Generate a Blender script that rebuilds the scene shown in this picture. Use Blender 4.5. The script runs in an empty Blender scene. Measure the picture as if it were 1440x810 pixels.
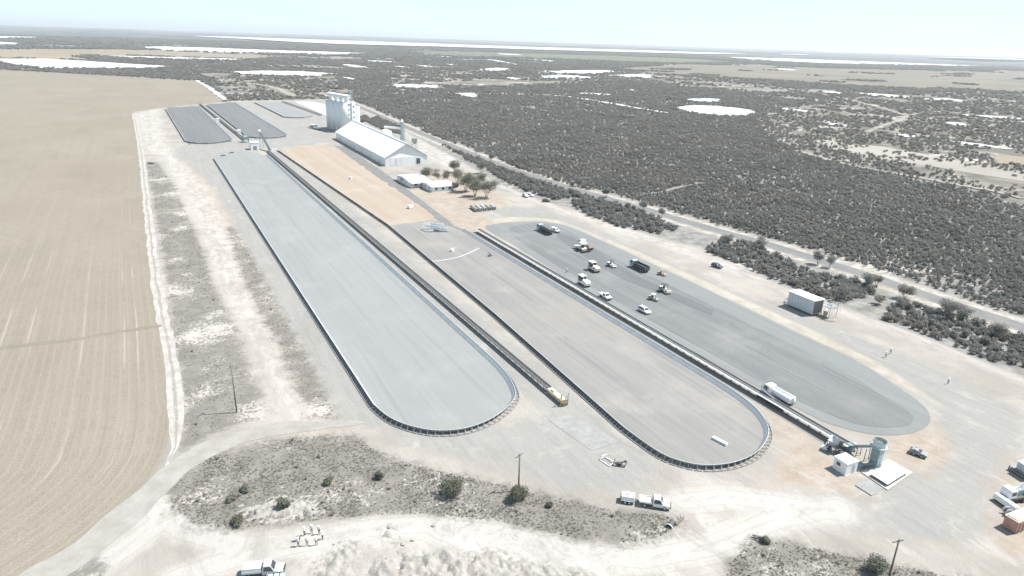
import bpy, bmesh, math, random
import numpy as np
from mathutils import Vector, Matrix, noise as mnoise

# ------------------------------------------------------------------ camera, sky, sun, exposure
SC = bpy.context.scene
COL = SC.collection
F_PX, H_CAM = 960.0, 80.0
HX0, HX1 = 34.0, 80.0                       # where the horizon meets the left and right frame edge
YAW = math.radians(28.5)                    # the yard's long axis is world +Y; the drone looks to the right of it
ROLL = math.atan2(HX1 - HX0, 1440.0)
PITCH = math.atan((720 * -math.sin(ROLL) + (405 - HX0) * math.cos(ROLL)) / F_PX)
_cr, _sr, _cp, _sp, _cy, _sy = math.cos(ROLL), math.sin(ROLL), math.cos(PITCH), math.sin(PITCH), math.cos(YAW), math.sin(YAW)

def yard(x, y):
    return (x * _cy + y * _sy, -x * _sy + y * _cy)

_R = Vector((_cy, -_sy, 0)); _Fh = Vector((_sy, _cy, 0))
_F = _Fh * _cp + Vector((0, 0, -_sp)); _D = -_Fh * _sp + Vector((0, 0, -_cp))
_U = _R * _cr - _D * _sr; _V = _R * _sr + _D * _cr
cam_d = bpy.data.cameras.new('camera'); cam = bpy.data.objects.new('camera', cam_d); COL.objects.link(cam)
cam_d.sensor_width = 36.0; cam_d.lens = F_PX / 1440 * 36.0; cam_d.clip_start = 0.5; cam_d.clip_end = 120000
m = Matrix.Identity(4)
for i in range(3):
    m[i][0] = _U[i]; m[i][1] = -_V[i]; m[i][2] = -_F[i]
m.translation = Vector((0, 0, H_CAM)); cam.matrix_world = m
SC.camera = cam

SUN_EL, SUN_AZ = math.radians(57), math.radians(107)      # azimuth clockwise from +Y
world = bpy.data.worlds.new('World'); SC.world = world; world.use_nodes = True
nt = world.node_tree; nt.nodes.clear()
wo = nt.nodes.new('ShaderNodeOutputWorld'); bg = nt.nodes.new('ShaderNodeBackground'); sky = nt.nodes.new('ShaderNodeTexSky')
sky.sky_type = 'NISHITA'; sky.sun_disc = False; sky.sun_elevation = SUN_EL; sky.sun_rotation = SUN_AZ
sky.altitude = 250; sky.air_density = 1.0; sky.dust_density = 0.2; sky.ozone_density = 2.5
bg.inputs['Strength'].default_value = 0.09
# thin bright veil of humid air: strongest at the horizon, the same all the way round, faintly streaked higher up
tc = nt.nodes.new('ShaderNodeTexCoord'); sx = nt.nodes.new('ShaderNodeSeparateXYZ'); nt.links.new(tc.outputs['Generated'], sx.inputs[0])
mr = nt.nodes.new('ShaderNodeMapRange'); mr.interpolation_type = 'SMOOTHSTEP'; mr.inputs[1].default_value = 0.0; mr.inputs[2].default_value = 0.75; mr.inputs[3].default_value = 0.9; mr.inputs[4].default_value = 0.25
nt.links.new(sx.outputs[2], mr.inputs[0])
mp = nt.nodes.new('ShaderNodeMapping'); mp.inputs['Scale'].default_value = (2.2, 2.2, 16); nt.links.new(tc.outputs['Generated'], mp.inputs[0])
cn = nt.nodes.new('ShaderNodeTexNoise'); cn.inputs['Scale'].default_value = 2.0; cn.inputs['Detail'].default_value = 6; nt.links.new(mp.outputs[0], cn.inputs['Vector'])
cr_ = nt.nodes.new('ShaderNodeMix'); cr_.data_type = 'RGBA'; cr_.inputs[6].default_value = (3.5, 4.7, 4.95, 1); cr_.inputs[7].default_value = (4.35, 5.2, 5.35, 1); nt.links.new(cn.outputs[0], cr_.inputs[0])
vm = nt.nodes.new('ShaderNodeMix'); vm.data_type = 'RGBA'; nt.links.new(mr.outputs[0], vm.inputs[0]); nt.links.new(sky.outputs[0], vm.inputs[6]); nt.links.new(cr_.outputs[2], vm.inputs[7])
nt.links.new(vm.outputs[2], bg.inputs[0]); nt.links.new(bg.outputs[0], wo.inputs[0])
sun_d = bpy.data.lights.new('sun', 'SUN'); sun_d.energy = 4.0; sun_d.angle = math.radians(0.53); sun_d.color = (1.0, 0.955, 0.89)
sun = bpy.data.objects.new('sun', sun_d); COL.objects.link(sun); sun.location = (200, -60, 300)
_to = Vector((math.cos(SUN_EL) * math.sin(SUN_AZ), math.cos(SUN_EL) * math.cos(SUN_AZ), math.sin(SUN_EL)))
sun.rotation_euler = _to.to_track_quat('Z', 'Y').to_euler()
vs = SC.view_settings; vs.view_transform = 'Standard'; vs.look = 'None'; vs.gamma = 1; vs.use_curve_mapping = False
vs.exposure = 1.2
SC.render.engine = 'CYCLES'; SC.cycles.max_bounces = 6; SC.cycles.diffuse_bounces = 3; SC.cycles.volume_bounces = 0
SC.cycles.use_denoising = True

# ------------------------------------------------------------------ helpers
def at(px, py, z=0.0):
    """photo pixel (1440 x 810) -> world point on the plane at height z"""
    u, v = px - 720, py - 405
    d = _U * u + _V * v + _F * F_PX
    t = (z - H_CAM) / d.z
    return Vector((d.x * t, d.y * t, z))

def to_px(X, Y):
    """ground points -> photo pixels (numpy)"""
    x, y, z = X, Y, -H_CAM
    dep = x * _F.x + y * _F.y + z * _F.z
    dep = np.where(dep < 1, 1, dep)
    return 720 + F_PX * (x * _U.x + y * _U.y + z * _U.z) / dep, 405 + F_PX * (x * _V.x + y * _V.y + z * _V.z) / dep

def W(pts):
    return np.array([at(*p)[:2] for p in pts])

def inside(poly, X, Y):
    """point in polygon, numpy"""
    r = np.zeros(X.shape, bool); n = len(poly); j = n - 1
    for i in range(n):
        xi, yi = poly[i]; xj, yj = poly[j]
        if yi != yj:
            c = ((yi > Y) != (yj > Y)) & (X < (xj - xi) * (Y - yi) / (yj - yi) + xi)
            r ^= c
        j = i
    return r

def sdf(poly, X, Y):
    """signed distance, negative inside"""
    best = np.full(X.shape, 1e18); n = len(poly)
    for i in range(n):
        a = poly[i]; b = poly[(i + 1) % n]; e = b - a; L2 = max(float(e @ e), 1e-9)
        t = np.clip(((X - a[0]) * e[0] + (Y - a[1]) * e[1]) / L2, 0, 1)
        d = (X - a[0] - t * e[0]) ** 2 + (Y - a[1] - t * e[1]) ** 2
        best = np.minimum(best, d)
    d = np.sqrt(best)
    return np.where(inside(poly, X, Y), -d, d)

def dline(pts, X, Y):
    best = np.full(X.shape, 1e18)
    for a, b in zip(pts[:-1], pts[1:]):
        e = b - a; L2 = max(float(e @ e), 1e-9)
        t = np.clip(((X - a[0]) * e[0] + (Y - a[1]) * e[1]) / L2, 0, 1)
        best = np.minimum(best, (X - a[0] - t * e[0]) ** 2 + (Y - a[1] - t * e[1]) ** 2)
    return np.sqrt(best)

def smooth(pts, n=8, closed=False):
    """Catmull-Rom through points"""
    P = [np.array(p, float) for p in pts]; out = []
    N = len(P); rng = range(N if closed else N - 1)
    for i in rng:
        if closed: a, b, c, d = P[(i - 1) % N], P[i], P[(i + 1) % N], P[(i + 2) % N]
        else: a, b, c, d = P[max(i - 1, 0)], P[i], P[i + 1], P[min(i + 2, N - 1)]
        for k in range(n):
            t = k / n
            out.append(0.5 * ((2 * b) + (c - a) * t + (2 * a - 5 * b + 4 * c - d) * t * t + (3 * b - a - 3 * c + d) * t ** 3))
    if not closed: out.append(P[-1])
    return np.array(out)

# ---- materials
def nd(nt, t, **kw):
    n = nt.nodes.new(t)
    for k, v in kw.items(): setattr(n, k, v)
    return n

def sock(nt, node_in, val):
    if isinstance(val, bpy.types.NodeSocket): nt.links.new(val, node_in)
    else: node_in.default_value = val

def math_n(nt, op, a, b=0.0, clamp=False):
    n = nd(nt, 'ShaderNodeMath', operation=op, use_clamp=clamp); sock(nt, n.inputs[0], a); sock(nt, n.inputs[1], b); return n.outputs[0]

ALB = 0.74        # measured colours -> real-world reflectance at this exposure
def mix_n(nt, f, a, b):
    n = nd(nt, 'ShaderNodeMix', data_type='RGBA'); sock(nt, n.inputs[0], f)
    for s, v in ((n.inputs[6], a), (n.inputs[7], b)):
        if isinstance(v, bpy.types.NodeSocket): nt.links.new(v, s)
        else: s.default_value = (v[0] * ALB, v[1] * ALB, v[2] * ALB, 1)
    return n.outputs[2]

def ramp01(nt, x, lo, hi):
    n = nd(nt, 'ShaderNodeMapRange', interpolation_type='SMOOTHSTEP'); sock(nt, n.inputs[0], x)
    n.inputs[1].default_value = lo; n.inputs[2].default_value = hi; return n.outputs[0]

def noise_n(nt, vec, scale, detail=4, rough=0.55, dist=0.0):
    n = nd(nt, 'ShaderNodeTexNoise'); nt.links.new(vec, n.inputs['Vector']); n.inputs['Scale'].default_value = scale
    n.inputs['Detail'].default_value = detail; n.inputs['Roughness'].default_value = rough; n.inputs['Distortion'].default_value = dist
    return n.outputs['Fac']

def map_n(nt, vec, scale=(1, 1, 1), rot=(0, 0, 0)):
    n = nd(nt, 'ShaderNodeMapping'); nt.links.new(vec, n.inputs[0]); n.inputs['Scale'].default_value = scale; n.inputs['Rotation'].default_value = rot
    return n.outputs[0]

def attr_n(nt, name):
    n = nd(nt, 'ShaderNodeAttribute'); n.attribute_name = name; return n.outputs['Fac']

def new_mat(name):
    m = bpy.data.materials.new(name); m.use_nodes = True; nt = m.node_tree; nt.nodes.clear()
    o = nd(nt, 'ShaderNodeOutputMaterial'); b = nd(nt, 'ShaderNodeBsdfPrincipled'); nt.links.new(b.outputs[0], o.inputs[0])
    b.inputs['Specular IOR Level'].default_value = 0.25
    return m, nt, b

def pos_n(nt):
    return nd(nt, 'ShaderNodeNewGeometry').outputs['Position']

def bump_n(nt, b, h, strength, dist=0.1):
    n = nd(nt, 'ShaderNodeBump'); n.inputs['Strength'].default_value = strength; n.inputs['Distance'].default_value = dist
    nt.links.new(h, n.inputs['Height']); nt.links.new(n.outputs[0], b.inputs['Normal'])

_mc = {}
def paint(name, col, rough=0.5, metal=0.0, var=0.12, scale=1.5, dirt=0.0, spec=0.4):
    """plain painted / metal / concrete surface with worn, uneven colour"""
    if name in _mc: return _mc[name]
    m, nt, b = new_mat(name)
    p = nd(nt, 'ShaderNodeTexCoord').outputs['Object']
    f = noise_n(nt, p, scale, 5, 0.65)
    lo = tuple(c * (1 - var) for c in col); hi = tuple(min(1, c * (1 + var * 0.6)) for c in col)
    c = mix_n(nt, ramp01(nt, f, 0.3, 0.7), lo, hi)
    if dirt > 0:
        f2 = noise_n(nt, p, scale * 3.1, 4, 0.7)
        c = mix_n(nt, math_n(nt, 'MULTIPLY', ramp01(nt, f2, 0.5, 0.75), dirt), c, (0.36, 0.29, 0.22))
    nt.links.new(c, b.inputs['Base Color']); b.inputs['Roughness'].default_value = rough; b.inputs['Metallic'].default_value = metal
    b.inputs['Specular IOR Level'].default_value = spec
    _mc[name] = m; return m

# ---- mesh collecting
class MB:
    def __init__(s): s.v = []; s.f = []; s.m = []; s.g = []
    def add(s, vs, fs, mi=0):
        o = len(s.v); s.g.append((o, len(s.f), len(vs), len(fs))); s.v += [tuple(v) for v in vs]; s.f += [tuple(i + o for i in f) for f in fs]; s.m += [mi] * len(fs); return s
    def box(s, c, d, mi=0, rz=0.0, ry=0.0, top=(1, 1), shift=(0, 0)):
        """box centred at c with size d; top scales the upper face, shift moves it"""
        x, y, z = d[0] / 2, d[1] / 2, d[2] / 2
        P = [(-x, -y, -z), (x, -y, -z), (x, y, -z), (-x, y, -z)] + [(a * top[0] + shift[0], b_ * top[1] + shift[1], z) for a, b_ in ((-x, -y), (x, -y), (x, y), (-x, y))]
        R = Matrix.Rotation(rz, 3, 'Z') @ Matrix.Rotation(ry, 3, 'Y'); c = Vector(c)
        return s.add([R @ Vector(p) + c for p in P], [(0, 3, 2, 1), (4, 5, 6, 7), (0, 1, 5, 4), (1, 2, 6, 5), (2, 3, 7, 6), (3, 0, 4, 7)], mi)
    def bar(s, a, b, w, h=None, mi=0):
        """square bar from a to b"""
        a, b = Vector(a), Vector(b); d = b - a; L = d.length
        if L < 1e-6: return s
        h = h or w; q = d.to_track_quat('X', 'Z')
        P = [(0, -w / 2, -h / 2), (0, w / 2, -h / 2), (0, w / 2, h / 2), (0, -w / 2, h / 2)]; P += [(L, p[1], p[2]) for p in P]
        return s.add([q @ Vector(p) + a for p in P], [(0, 3, 2, 1), (4, 5, 6, 7), (0, 1, 5, 4), (1, 2, 6, 5), (2, 3, 7, 6), (3, 0, 4, 7)], mi)
    def cyl(s, a, b, r0, r1=None, n=12, mi=0, caps=True):
        a, b = Vector(a), Vector(b); d = b - a; r1 = r0 if r1 is None else r1; q = d.to_track_quat('Z', 'Y')
        P = []
        for k in range(n):
            t = 2 * math.pi * k / n; P.append(q @ Vector((r0 * math.cos(t), r0 * math.sin(t), 0)) + a)
        for k in range(n):
            t = 2 * math.pi * k / n; P.append(q @ Vector((r1 * math.cos(t), r1 * math.sin(t), 0)) + b)
        F = [(k, (k + 1) % n, n + (k + 1) % n, n + k) for k in range(n)]
        if caps: F += [tuple(range(n))[::-1], tuple(range(n, 2 * n))]
        return s.add(P, F, mi)
    def prism(s, prof, w, mi=0, waist=None, wtop=None, y0=0.0):
        """side profile [(x,z)..] (counter-clockwise seen from -Y) made wide along Y, narrowing above the waist"""
        zt = max(p[1] for p in prof); n = len(prof)
        def hw(z):
            if waist is None or z <= waist: return w / 2
            return w / 2 + (wtop - w) / 2 * (z - waist) / max(zt - waist, 1e-6)
        P = [(x, y0 - hw(z), z) for x, z in prof] + [(x, y0 + hw(z), z) for x, z in prof]
        F = [tuple(range(n)), tuple(range(n, 2 * n))[::-1]] + [((k + 1) % n, k, n + k, n + (k + 1) % n) for k in range(n)]
        return s.add(P, F, mi)
    def quad(s, a, b, c, d, mi=0): return s.add([a, b, c, d], [(0, 1, 2, 3)], mi)
    def mesh(s, name, mats, smooth_sh=False, bevel=0.0):
        me = bpy.data.meshes.new(name); me.from_pydata([tuple(v) for v in s.v], [], s.f)
        for m in (mats if isinstance(mats, (list, tuple)) else [mats]): me.materials.append(m)
        if len(me.materials) > 1: me.polygons.foreach_set('material_index', s.m)
        if bevel > 0:
            bm = bmesh.new(); bm.from_mesh(me)
            bmesh.ops.bevel(bm, geom=[e for e in bm.edges if len(e.link_faces) == 2 and e.calc_face_angle(0) > 0.5], offset=bevel, segments=2, affect='EDGES', profile=0.7)
            bm.to_mesh(me); bm.free()
        bm = bmesh.new(); bm.from_mesh(me); bmesh.ops.recalc_face_normals(bm, faces=bm.faces); bm.to_mesh(me); bm.free()
        if smooth_sh: me.polygons.foreach_set('use_smooth', [True] * len(me.polygons))
        me.update(); return me

def obj(name, me, parent=None, loc=(0, 0, 0), rz=0.0):
    o = bpy.data.objects.new(name, me); COL.objects.link(o); o.location = loc; o.rotation_euler = (0, 0, rz)
    if parent: o.parent = parent
    return o

def pieces(mb):
    """split into clusters of touching pieces, so that every separate post, rail or pane is a part of its own"""
    n = len(mb.g)
    if n < 2: return [mb]
    bb = []
    for (o, fo, nv, nf) in mb.g:
        a = np.array(mb.v[o:o + nv]); bb.append((a.min(0) - .03, a.max(0) + .03))
    root = list(range(n))
    def find(i):
        while root[i] != i: i = root[i]
        return i
    for i in range(n):
        for j in range(i):
            if (bb[i][0] <= bb[j][1]).all() and (bb[j][0] <= bb[i][1]).all(): root[find(i)] = find(j)
    out = {}
    for i in range(n): out.setdefault(find(i), []).append(i)
    if len(out) == 1: return [mb]
    res = []
    for ids in out.values():
        m2 = MB()
        for i in ids:
            o, fo, nv, nf = mb.g[i]; m2.add(mb.v[o:o + nv], [tuple(k - o for k in f) for f in mb.f[fo:fo + nf]], mb.m[fo] if nf else 0)
        res.append(m2)
    return res

def part(name, mb, mat, parent, bevel=0.0, sm=False, label=None):
    first = None
    for m2 in pieces(mb):
        o = obj(name, m2.mesh(name, mat, sm, bevel), parent)
        if label: o['label'] = label
        first = first or o
    return first

def tag(o, label, cat, group=None, kind=None):
    o['label'] = label; o['category'] = cat
    if group: o['group'] = group
    if kind: o['kind'] = kind
    return o

def thing(name, label, cat, loc=(0, 0, 0), rz=0.0, group=None):
    return tag(obj(name, None, None, loc, rz), label, cat, group)

def dup(root, loc, rz, label, group=None):
    r = root.copy(); COL.objects.link(r); r.location = loc; r.rotation_euler = (0, 0, rz); r['label'] = label
    if group: r['group'] = group
    for ch in list(root.children):
        c = ch.copy(); COL.objects.link(c); c.parent = r
        for g in list(ch.children):
            d = g.copy(); COL.objects.link(d); d.parent = c
    return r

def struct(name, me, label=None, cat=None):
    o = obj(name, me); o['kind'] = 'structure'
    if label: o['label'] = label; o['category'] = cat
    return o

def add_attr(me, name, arr):
    a = me.attributes.new(name, 'FLOAT', 'POINT'); a.data.foreach_set('value', np.asarray(arr, np.float32))

def heading(p, q):
    return math.atan2(q[1] - p[1], q[0] - p[0])

def region_sheet(name, mat, poly, step, z, attrs=None, height=None, uneven=0.0):
    """grid of cells filling a polygon; the rim vertices are pulled onto its outline"""
    x0, y0 = poly.min(0) - step; x1, y1 = poly.max(0) + step
    xs = np.arange(x0, x1 + step, step); ys = np.arange(y0, y1 + step, step)
    X, Y = np.meshgrid(xs, ys); X = X.ravel(); Y = Y.ravel(); nx, ny = len(xs), len(ys)
    D = sdf(poly, X, Y)
    near = (D > 0) & (D < step * 1.5)
    e = 0.05
    gx = (sdf(poly, X[near] + e, Y[near]) - D[near]) / e; gy = (sdf(poly, X[near], Y[near] + e) - D[near]) / e
    rag = np.array([mnoise.noise((x * 0.45, y * 0.45, 3.7)) for x, y in zip(X[near], Y[near])]) * uneven if uneven else 0.0
    X2, Y2 = X.copy(), Y.copy(); X2[near] -= gx * (D[near] - rag); Y2[near] -= gy * (D[near] - rag)
    ok = D < step * 1.5
    idx = np.arange(nx * ny).reshape(ny, nx)
    q = np.stack([idx[:-1, :-1].ravel(), idx[:-1, 1:].ravel(), idx[1:, 1:].ravel(), idx[1:, :-1].ravel()], 1)
    q = q[ok[q].all(1) & (D[q] <= 0.0).any(1)]
    used = np.unique(q); remap = -np.ones(nx * ny, int); remap[used] = np.arange(len(used))
    Dn = np.minimum(D[used], 0)
    Z = np.full(len(used), float(z))
    if height is not None: Z = Z + height(X2[used], Y2[used], -Dn)
    me = bpy.data.meshes.new(name); me.from_pydata(np.stack([X2[used], Y2[used], Z], 1).tolist(), [], remap[q].tolist())
    me.materials.append(mat); add_attr(me, 'edge', -Dn)
    for k, fn in (attrs or {}).items(): add_attr(me, k, fn(X2[used], Y2[used]))
    me.polygons.foreach_set('use_smooth', [True] * len(me.polygons)); me.update()
    return me

def flat_poly(name, mat, pts, z):
    me = bpy.data.meshes.new(name); me.from_pydata([(p[0], p[1], z) for p in pts], [], [tuple(range(len(pts)))])
    bm = bmesh.new(); bm.from_mesh(me); bmesh.ops.triangulate(bm, faces=bm.faces)
    for f in bm.faces:
        f.normal_update()
        if f.normal.z < 0: f.normal_flip()
    bm.to_mesh(me); bm.free(); me.materials.append(mat); me.update(); return me

def ragged(pts, amp, step, seed=0.0):
    """densify a closed outline and push it about so the edge is worn"""
    out = []; n = len(pts)
    for i in range(n):
        a, b = np.array(pts[i]), np.array(pts[(i + 1) % n]); L = np.linalg.norm(b - a); k = max(1, int(L / step)); e = (b - a) / max(L, 1e-6); nrm = np.array([-e[1], e[0]])
        for j in range(k):
            p = a + (b - a) * j / k; w = mnoise.noise((p[0] / step * 0.35, p[1] / step * 0.35, seed)) + 0.5 * mnoise.noise((p[0] / step, p[1] / step, seed + 9))
            out.append(p + nrm * w * amp)
    return np.array(out)

def strip(name, mat, line, w, z, wob=0.0, uvx=False):
    """flat ribbon along a line"""
    L = np.array(line); V = []; Fc = []
    for i, p in enumerate(L):
        t = L[min(i + 1, len(L) - 1)] - L[max(i - 1, 0)]; t = t / np.linalg.norm(t); nrm = np.array([-t[1], t[0]])
        wi = w[i] if hasattr(w, '__len__') else w
        for s_, sd in ((-1, 1.0), (1, 7.0)):
            q = p + nrm * s_ * (wi / 2 + wob * mnoise.noise((p[0] * 0.15, p[1] * 0.15, sd)))
            V.append((q[0], q[1], z))
    for i in range(len(L) - 1): Fc.append((2 * i, 2 * i + 2, 2 * i + 3, 2 * i + 1)[::-1])
    me = bpy.data.meshes.new(name); me.from_pydata(V, [], Fc); me.materials.append(mat)
    add_attr(me, 'across', [(-1, 1)[i % 2] for i in range(len(V))])
    me.update(); return me

def resample(line, step):
    L = np.array(line); seg = np.linalg.norm(np.diff(L, axis=0), axis=1); s = np.concatenate([[0], np.cumsum(seg)])
    n = max(2, int(round(s[-1] / step)) + 1); t = np.linspace(0, s[-1], n)
    return np.stack([np.interp(t, s, L[:, 0]), np.interp(t, s, L[:, 1])], 1)

# ------------------------------------------------------------------ the ground: one sheet to the horizon
def axis(lo, hi, step, far, mids=()):
    a = list(np.arange(lo, hi, step))
    for end, st in mids: a += list(np.arange(a[-1] + st, end, st))
    g, st = [], (mids[-1][1] if mids else step)
    x = a[-1]
    while x < far: st *= 1.16; x += st; g.append(x)
    l, x, st = [], a[0], step
    while x > -far: st *= 1.16; x -= st; l.append(x)
    return np.array(l[::-1] + a + g)

YARD = W([(55, 812), (150, 740), (238, 640), (232, 560), (205, 330), (184, 162), (190, 153), (240, 150), (330, 142), (480, 139), (512, 158), (560, 180), (640, 222), (700, 258),
          (760, 282), (800, 292), (840, 308), (930, 335), (985, 348), (1040, 376), (1100, 402), (1165, 425), (1240, 452), (1310, 478), (1380, 508), (1500, 555), (1700, 640), (1500, 830), (1100, 950), (400, 950)])
ROADLINE = W([(470, 136), (500, 148), (560, 174), (640, 207), (720, 238), (800, 264), (900, 292), (1000, 322), (1100, 350), (1200, 381), (1300, 415), (1440, 461), (1700, 548)])
ROADLINE = np.vstack([ROADLINE[0] + (ROADLINE[0] - ROADLINE[1]) * 0.5, ROADLINE])
ROADLINE = resample(smooth(ROADLINE, 6), 12)

GRASS = [W(p) for p in (
    [(205, 228), (222, 228), (245, 262), (262, 300), (285, 350), (300, 400), (325, 450), (345, 500), (362, 545), (372, 588), (300, 605), (255, 640), (258, 560), (245, 480), (236, 400), (222, 320)],
    [(318, 318), (332, 322), (372, 392), (410, 462), (455, 545), (472, 588), (436, 588), (408, 520), (372, 452), (342, 390)],
    [(234, 690), (262, 662), (300, 640), (360, 622), (440, 612), (500, 612), (540, 640), (620, 662), (720, 684), (800, 702), (880, 720), (935, 722), (962, 738), (930, 757), (860, 770), (780, 752), (700, 735), (640, 728), (560, 724), (480, 730), (400, 738), (320, 746), (270, 738), (240, 715)],
    [(1022, 792), (1060, 755), (1160, 772), (1240, 790), (1330, 806), (1440, 830), (1440, 900), (1000, 900)],
    [(95, 812), (125, 785), (150, 800), (140, 830)])]
WHITE = [W(p) for p in (
    [(190, 160), (222, 152), (236, 200), (250, 222), (292, 262), (318, 310), (335, 350), (352, 400), (372, 440), (395, 500), (425, 560), (432, 585), (392, 590), (378, 540), (352, 480), (322, 440), (296, 380), (276, 320), (250, 262), (226, 222), (205, 214)],
    [(430, 742), (560, 727), (640, 731), (700, 738), (860, 773), (930, 760), (965, 740), (930, 700), (1000, 676), (1120, 688), (1230, 720), (1180, 745), (1060, 752), (1020, 795), (980, 850), (420, 850), (410, 775)],
    [(640, 222), (700, 262), (790, 300), (900, 338), (1010, 375), (1100, 412), (1150, 440), (1240, 455), (1160, 424), (1040, 374), (930, 335), (840, 308), (760, 280), (690, 250)],
    [(1160, 440), (1240, 462), (1440, 540), (1600, 610), (1440, 522), (1310, 474), (1240, 450)],
    [(560, 180), (640, 215), (655, 235), (640, 245), (600, 222)])]
GRAVEL = [W(p) for p in (
    [(228, 154), (260, 146), (480, 140), (470, 190), (440, 205), (385, 208), (300, 218), (320, 262), (296, 262), (262, 232), (230, 214), (262, 206)],
    [(286, 222), (300, 218), (540, 590), (480, 600), (452, 578), (390, 450), (330, 320)],
    [(372, 218), (395, 208), (860, 600), (830, 640), (700, 520)],
    [(700, 660), (560, 622), (505, 592), (540, 585), (700, 600), (800, 570), (930, 645), (900, 690), (800, 690)],
    [(690, 290), (760, 292), (860, 330), (960, 378), (1070, 425), (1180, 462), (1300, 510), (1440, 575), (1440, 720), (1360, 760), (1180, 745), (1130, 700), (1330, 640), (1320, 580), (1260, 535), (1100, 458), (860, 342), (760, 306), (690, 305)],
    [(600, 232), (660, 218), (650, 240), (612, 245)],
    [(480, 140), (520, 160), (600, 198), (640, 222), (600, 222), (500, 172)])]
ORANGE = [W(p) for p in (
    [(255, 222), (300, 266), (330, 330), (380, 430), (440, 545), (470, 590), (440, 590), (400, 510), (345, 400), (300, 310), (262, 250)],
    [(425, 600), (490, 592), (500, 600), (450, 612), (420, 612)],
    [(540, 320), (600, 280), (660, 300), (700, 310), (682, 330), (640, 328)],
    [(1020, 560), (1120, 600), (1160, 640), (1230, 700), (1150, 690), (1060, 690), (1110, 640), (1080, 610)],
    [(1230, 612), (1320, 600), (1345, 640), (1300, 670), (1240, 640)],
    [(1420, 640), (1500, 650), (1500, 800), (1400, 770), (1390, 700)],
    [(560, 250), (640, 232), (690, 262), (720, 290), (670, 300), (600, 290)])]
OPEN = [W(p) for p in ([(1060, 168), (1150, 140), (1300, 130), (1440, 140), (1700, 150), (1700, 340), (1440, 290), (1300, 258), (1180, 232), (1090, 200)], [(860, 100), (1010, 110), (1110, 118), (1060, 130), (960, 122), (880, 112)], [(280, 103), (470, 106), (500, 138), (330, 141)], [(540, 100), (860, 98), (900, 112), (760, 118), (560, 128)])]
CREAM = [W([(690, 309), (722, 305), (780, 308), (860, 338), (980, 390), (1120, 454), (1215, 499), (1262, 527), (1330, 575), (1262, 540), (1200, 503), (1100, 456), (960, 389), (860, 343), (800, 317), (762, 310), (722, 311), (692, 314)])]
PITS = [W(l) for l in ([(205, 700), (260, 745), (340, 768), (430, 760), (520, 742), (600, 737), (700, 750), (800, 775), (900, 786), (1000, 768), (1080, 735), (1180, 712)], [(120, 812), (190, 760), (250, 715)], [(250, 812), (330, 785), (420, 765), (500, 752)], [(960, 704), (1020, 698), (1100, 708), (1180, 722)], [(620, 745), (680, 770), (760, 790), (840, 810)])]
def unite(polys, X, Y): return np.minimum.reduce([sdf(p, X, Y) for p in polys])

gx = axis(-20, 245, 1.6, 60000); gy = axis(30, 330, 1.6, 60000, mids=((960, 4.0),))
X, Y = np.meshgrid(gx, gy); X = X.ravel(); Y = Y.ravel()
rng = np.random.default_rng(7)
dist = np.hypot(X, Y)
Zg = np.zeros(len(X))
far = np.clip((dist - 6000) / 12000, 0, 1)
hill = np.array([mnoise.noise((x / 5200.0, y / 5200.0, 1.3)) + 0.5 * mnoise.noise((x / 1900.0, y / 1900.0, 4.3)) if f > 0 else 0 for x, y, f in zip(X, Y, far)])
Zg += far * (34 + 46 * hill)
idx = np.arange(len(X)).reshape(len(gy), len(gx))
q = np.stack([idx[:-1, :-1].ravel(), idx[:-1, 1:].ravel(), idx[1:, 1:].ravel(), idx[1:, :-1].ravel()], 1)
gm = bpy.data.meshes.new('ground'); gm.from_pydata(np.stack([X, Y, Zg], 1).tolist(), [], q.tolist())
add_attr(gm, 'yard', sdf(YARD, X, Y)); add_attr(gm, 'grass', unite(GRASS, X, Y)); add_attr(gm, 'white', unite(WHITE, X, Y))
add_attr(gm, 'gravel', unite(GRAVEL, X, Y)); add_attr(gm, 'orange', unite(ORANGE, X, Y)); add_attr(gm, 'open', unite(OPEN, X, Y)); add_attr(gm, 'canopy', np.clip((dist - 5200) / 2500, 0, 1)); add_attr(gm, 'cream', unite(CREAM, X, Y)); add_attr(gm, 'pit', np.minimum.reduce([dline(l, X, Y) for l in PITS])); add_attr(gm, 'roadside', dline(ROADLINE, X, Y))
gm.polygons.foreach_set('use_smooth', [True] * len(gm.polygons))

M_GROUND, nt, b = new_mat('ground_earth')
p = pos_n(nt)
n1 = noise_n(nt, p, 0.04, 5, 0.6); n2 = noise_n(nt, p, 0.22, 6, 0.65); n3 = noise_n(nt, p, 1.1, 5, 0.7); n4 = noise_n(nt, p, 4.0, 4, 0.7)
ns = noise_n(nt, map_n(nt, p, (0.5, 0.03, 1)), 1.0, 5, 0.7)          # streaks along the yard
nf = noise_n(nt, p, 0.0016, 6, 0.65, 0.4); nf2 = noise_n(nt, p, 0.009, 6, 0.7)
def edge(att, amp, w, extra=None):
    d = attr_n(nt, att); d = math_n(nt, 'ADD', d, math_n(nt, 'MULTIPLY', math_n(nt, 'SUBTRACT', n2, 0.5), amp))
    d = math_n(nt, 'ADD', d, math_n(nt, 'MULTIPLY', math_n(nt, 'SUBTRACT', n3, 0.5), amp * 0.6))
    return ramp01(nt, math_n(nt, 'MULTIPLY', d, -1.0), -w, w)
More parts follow.
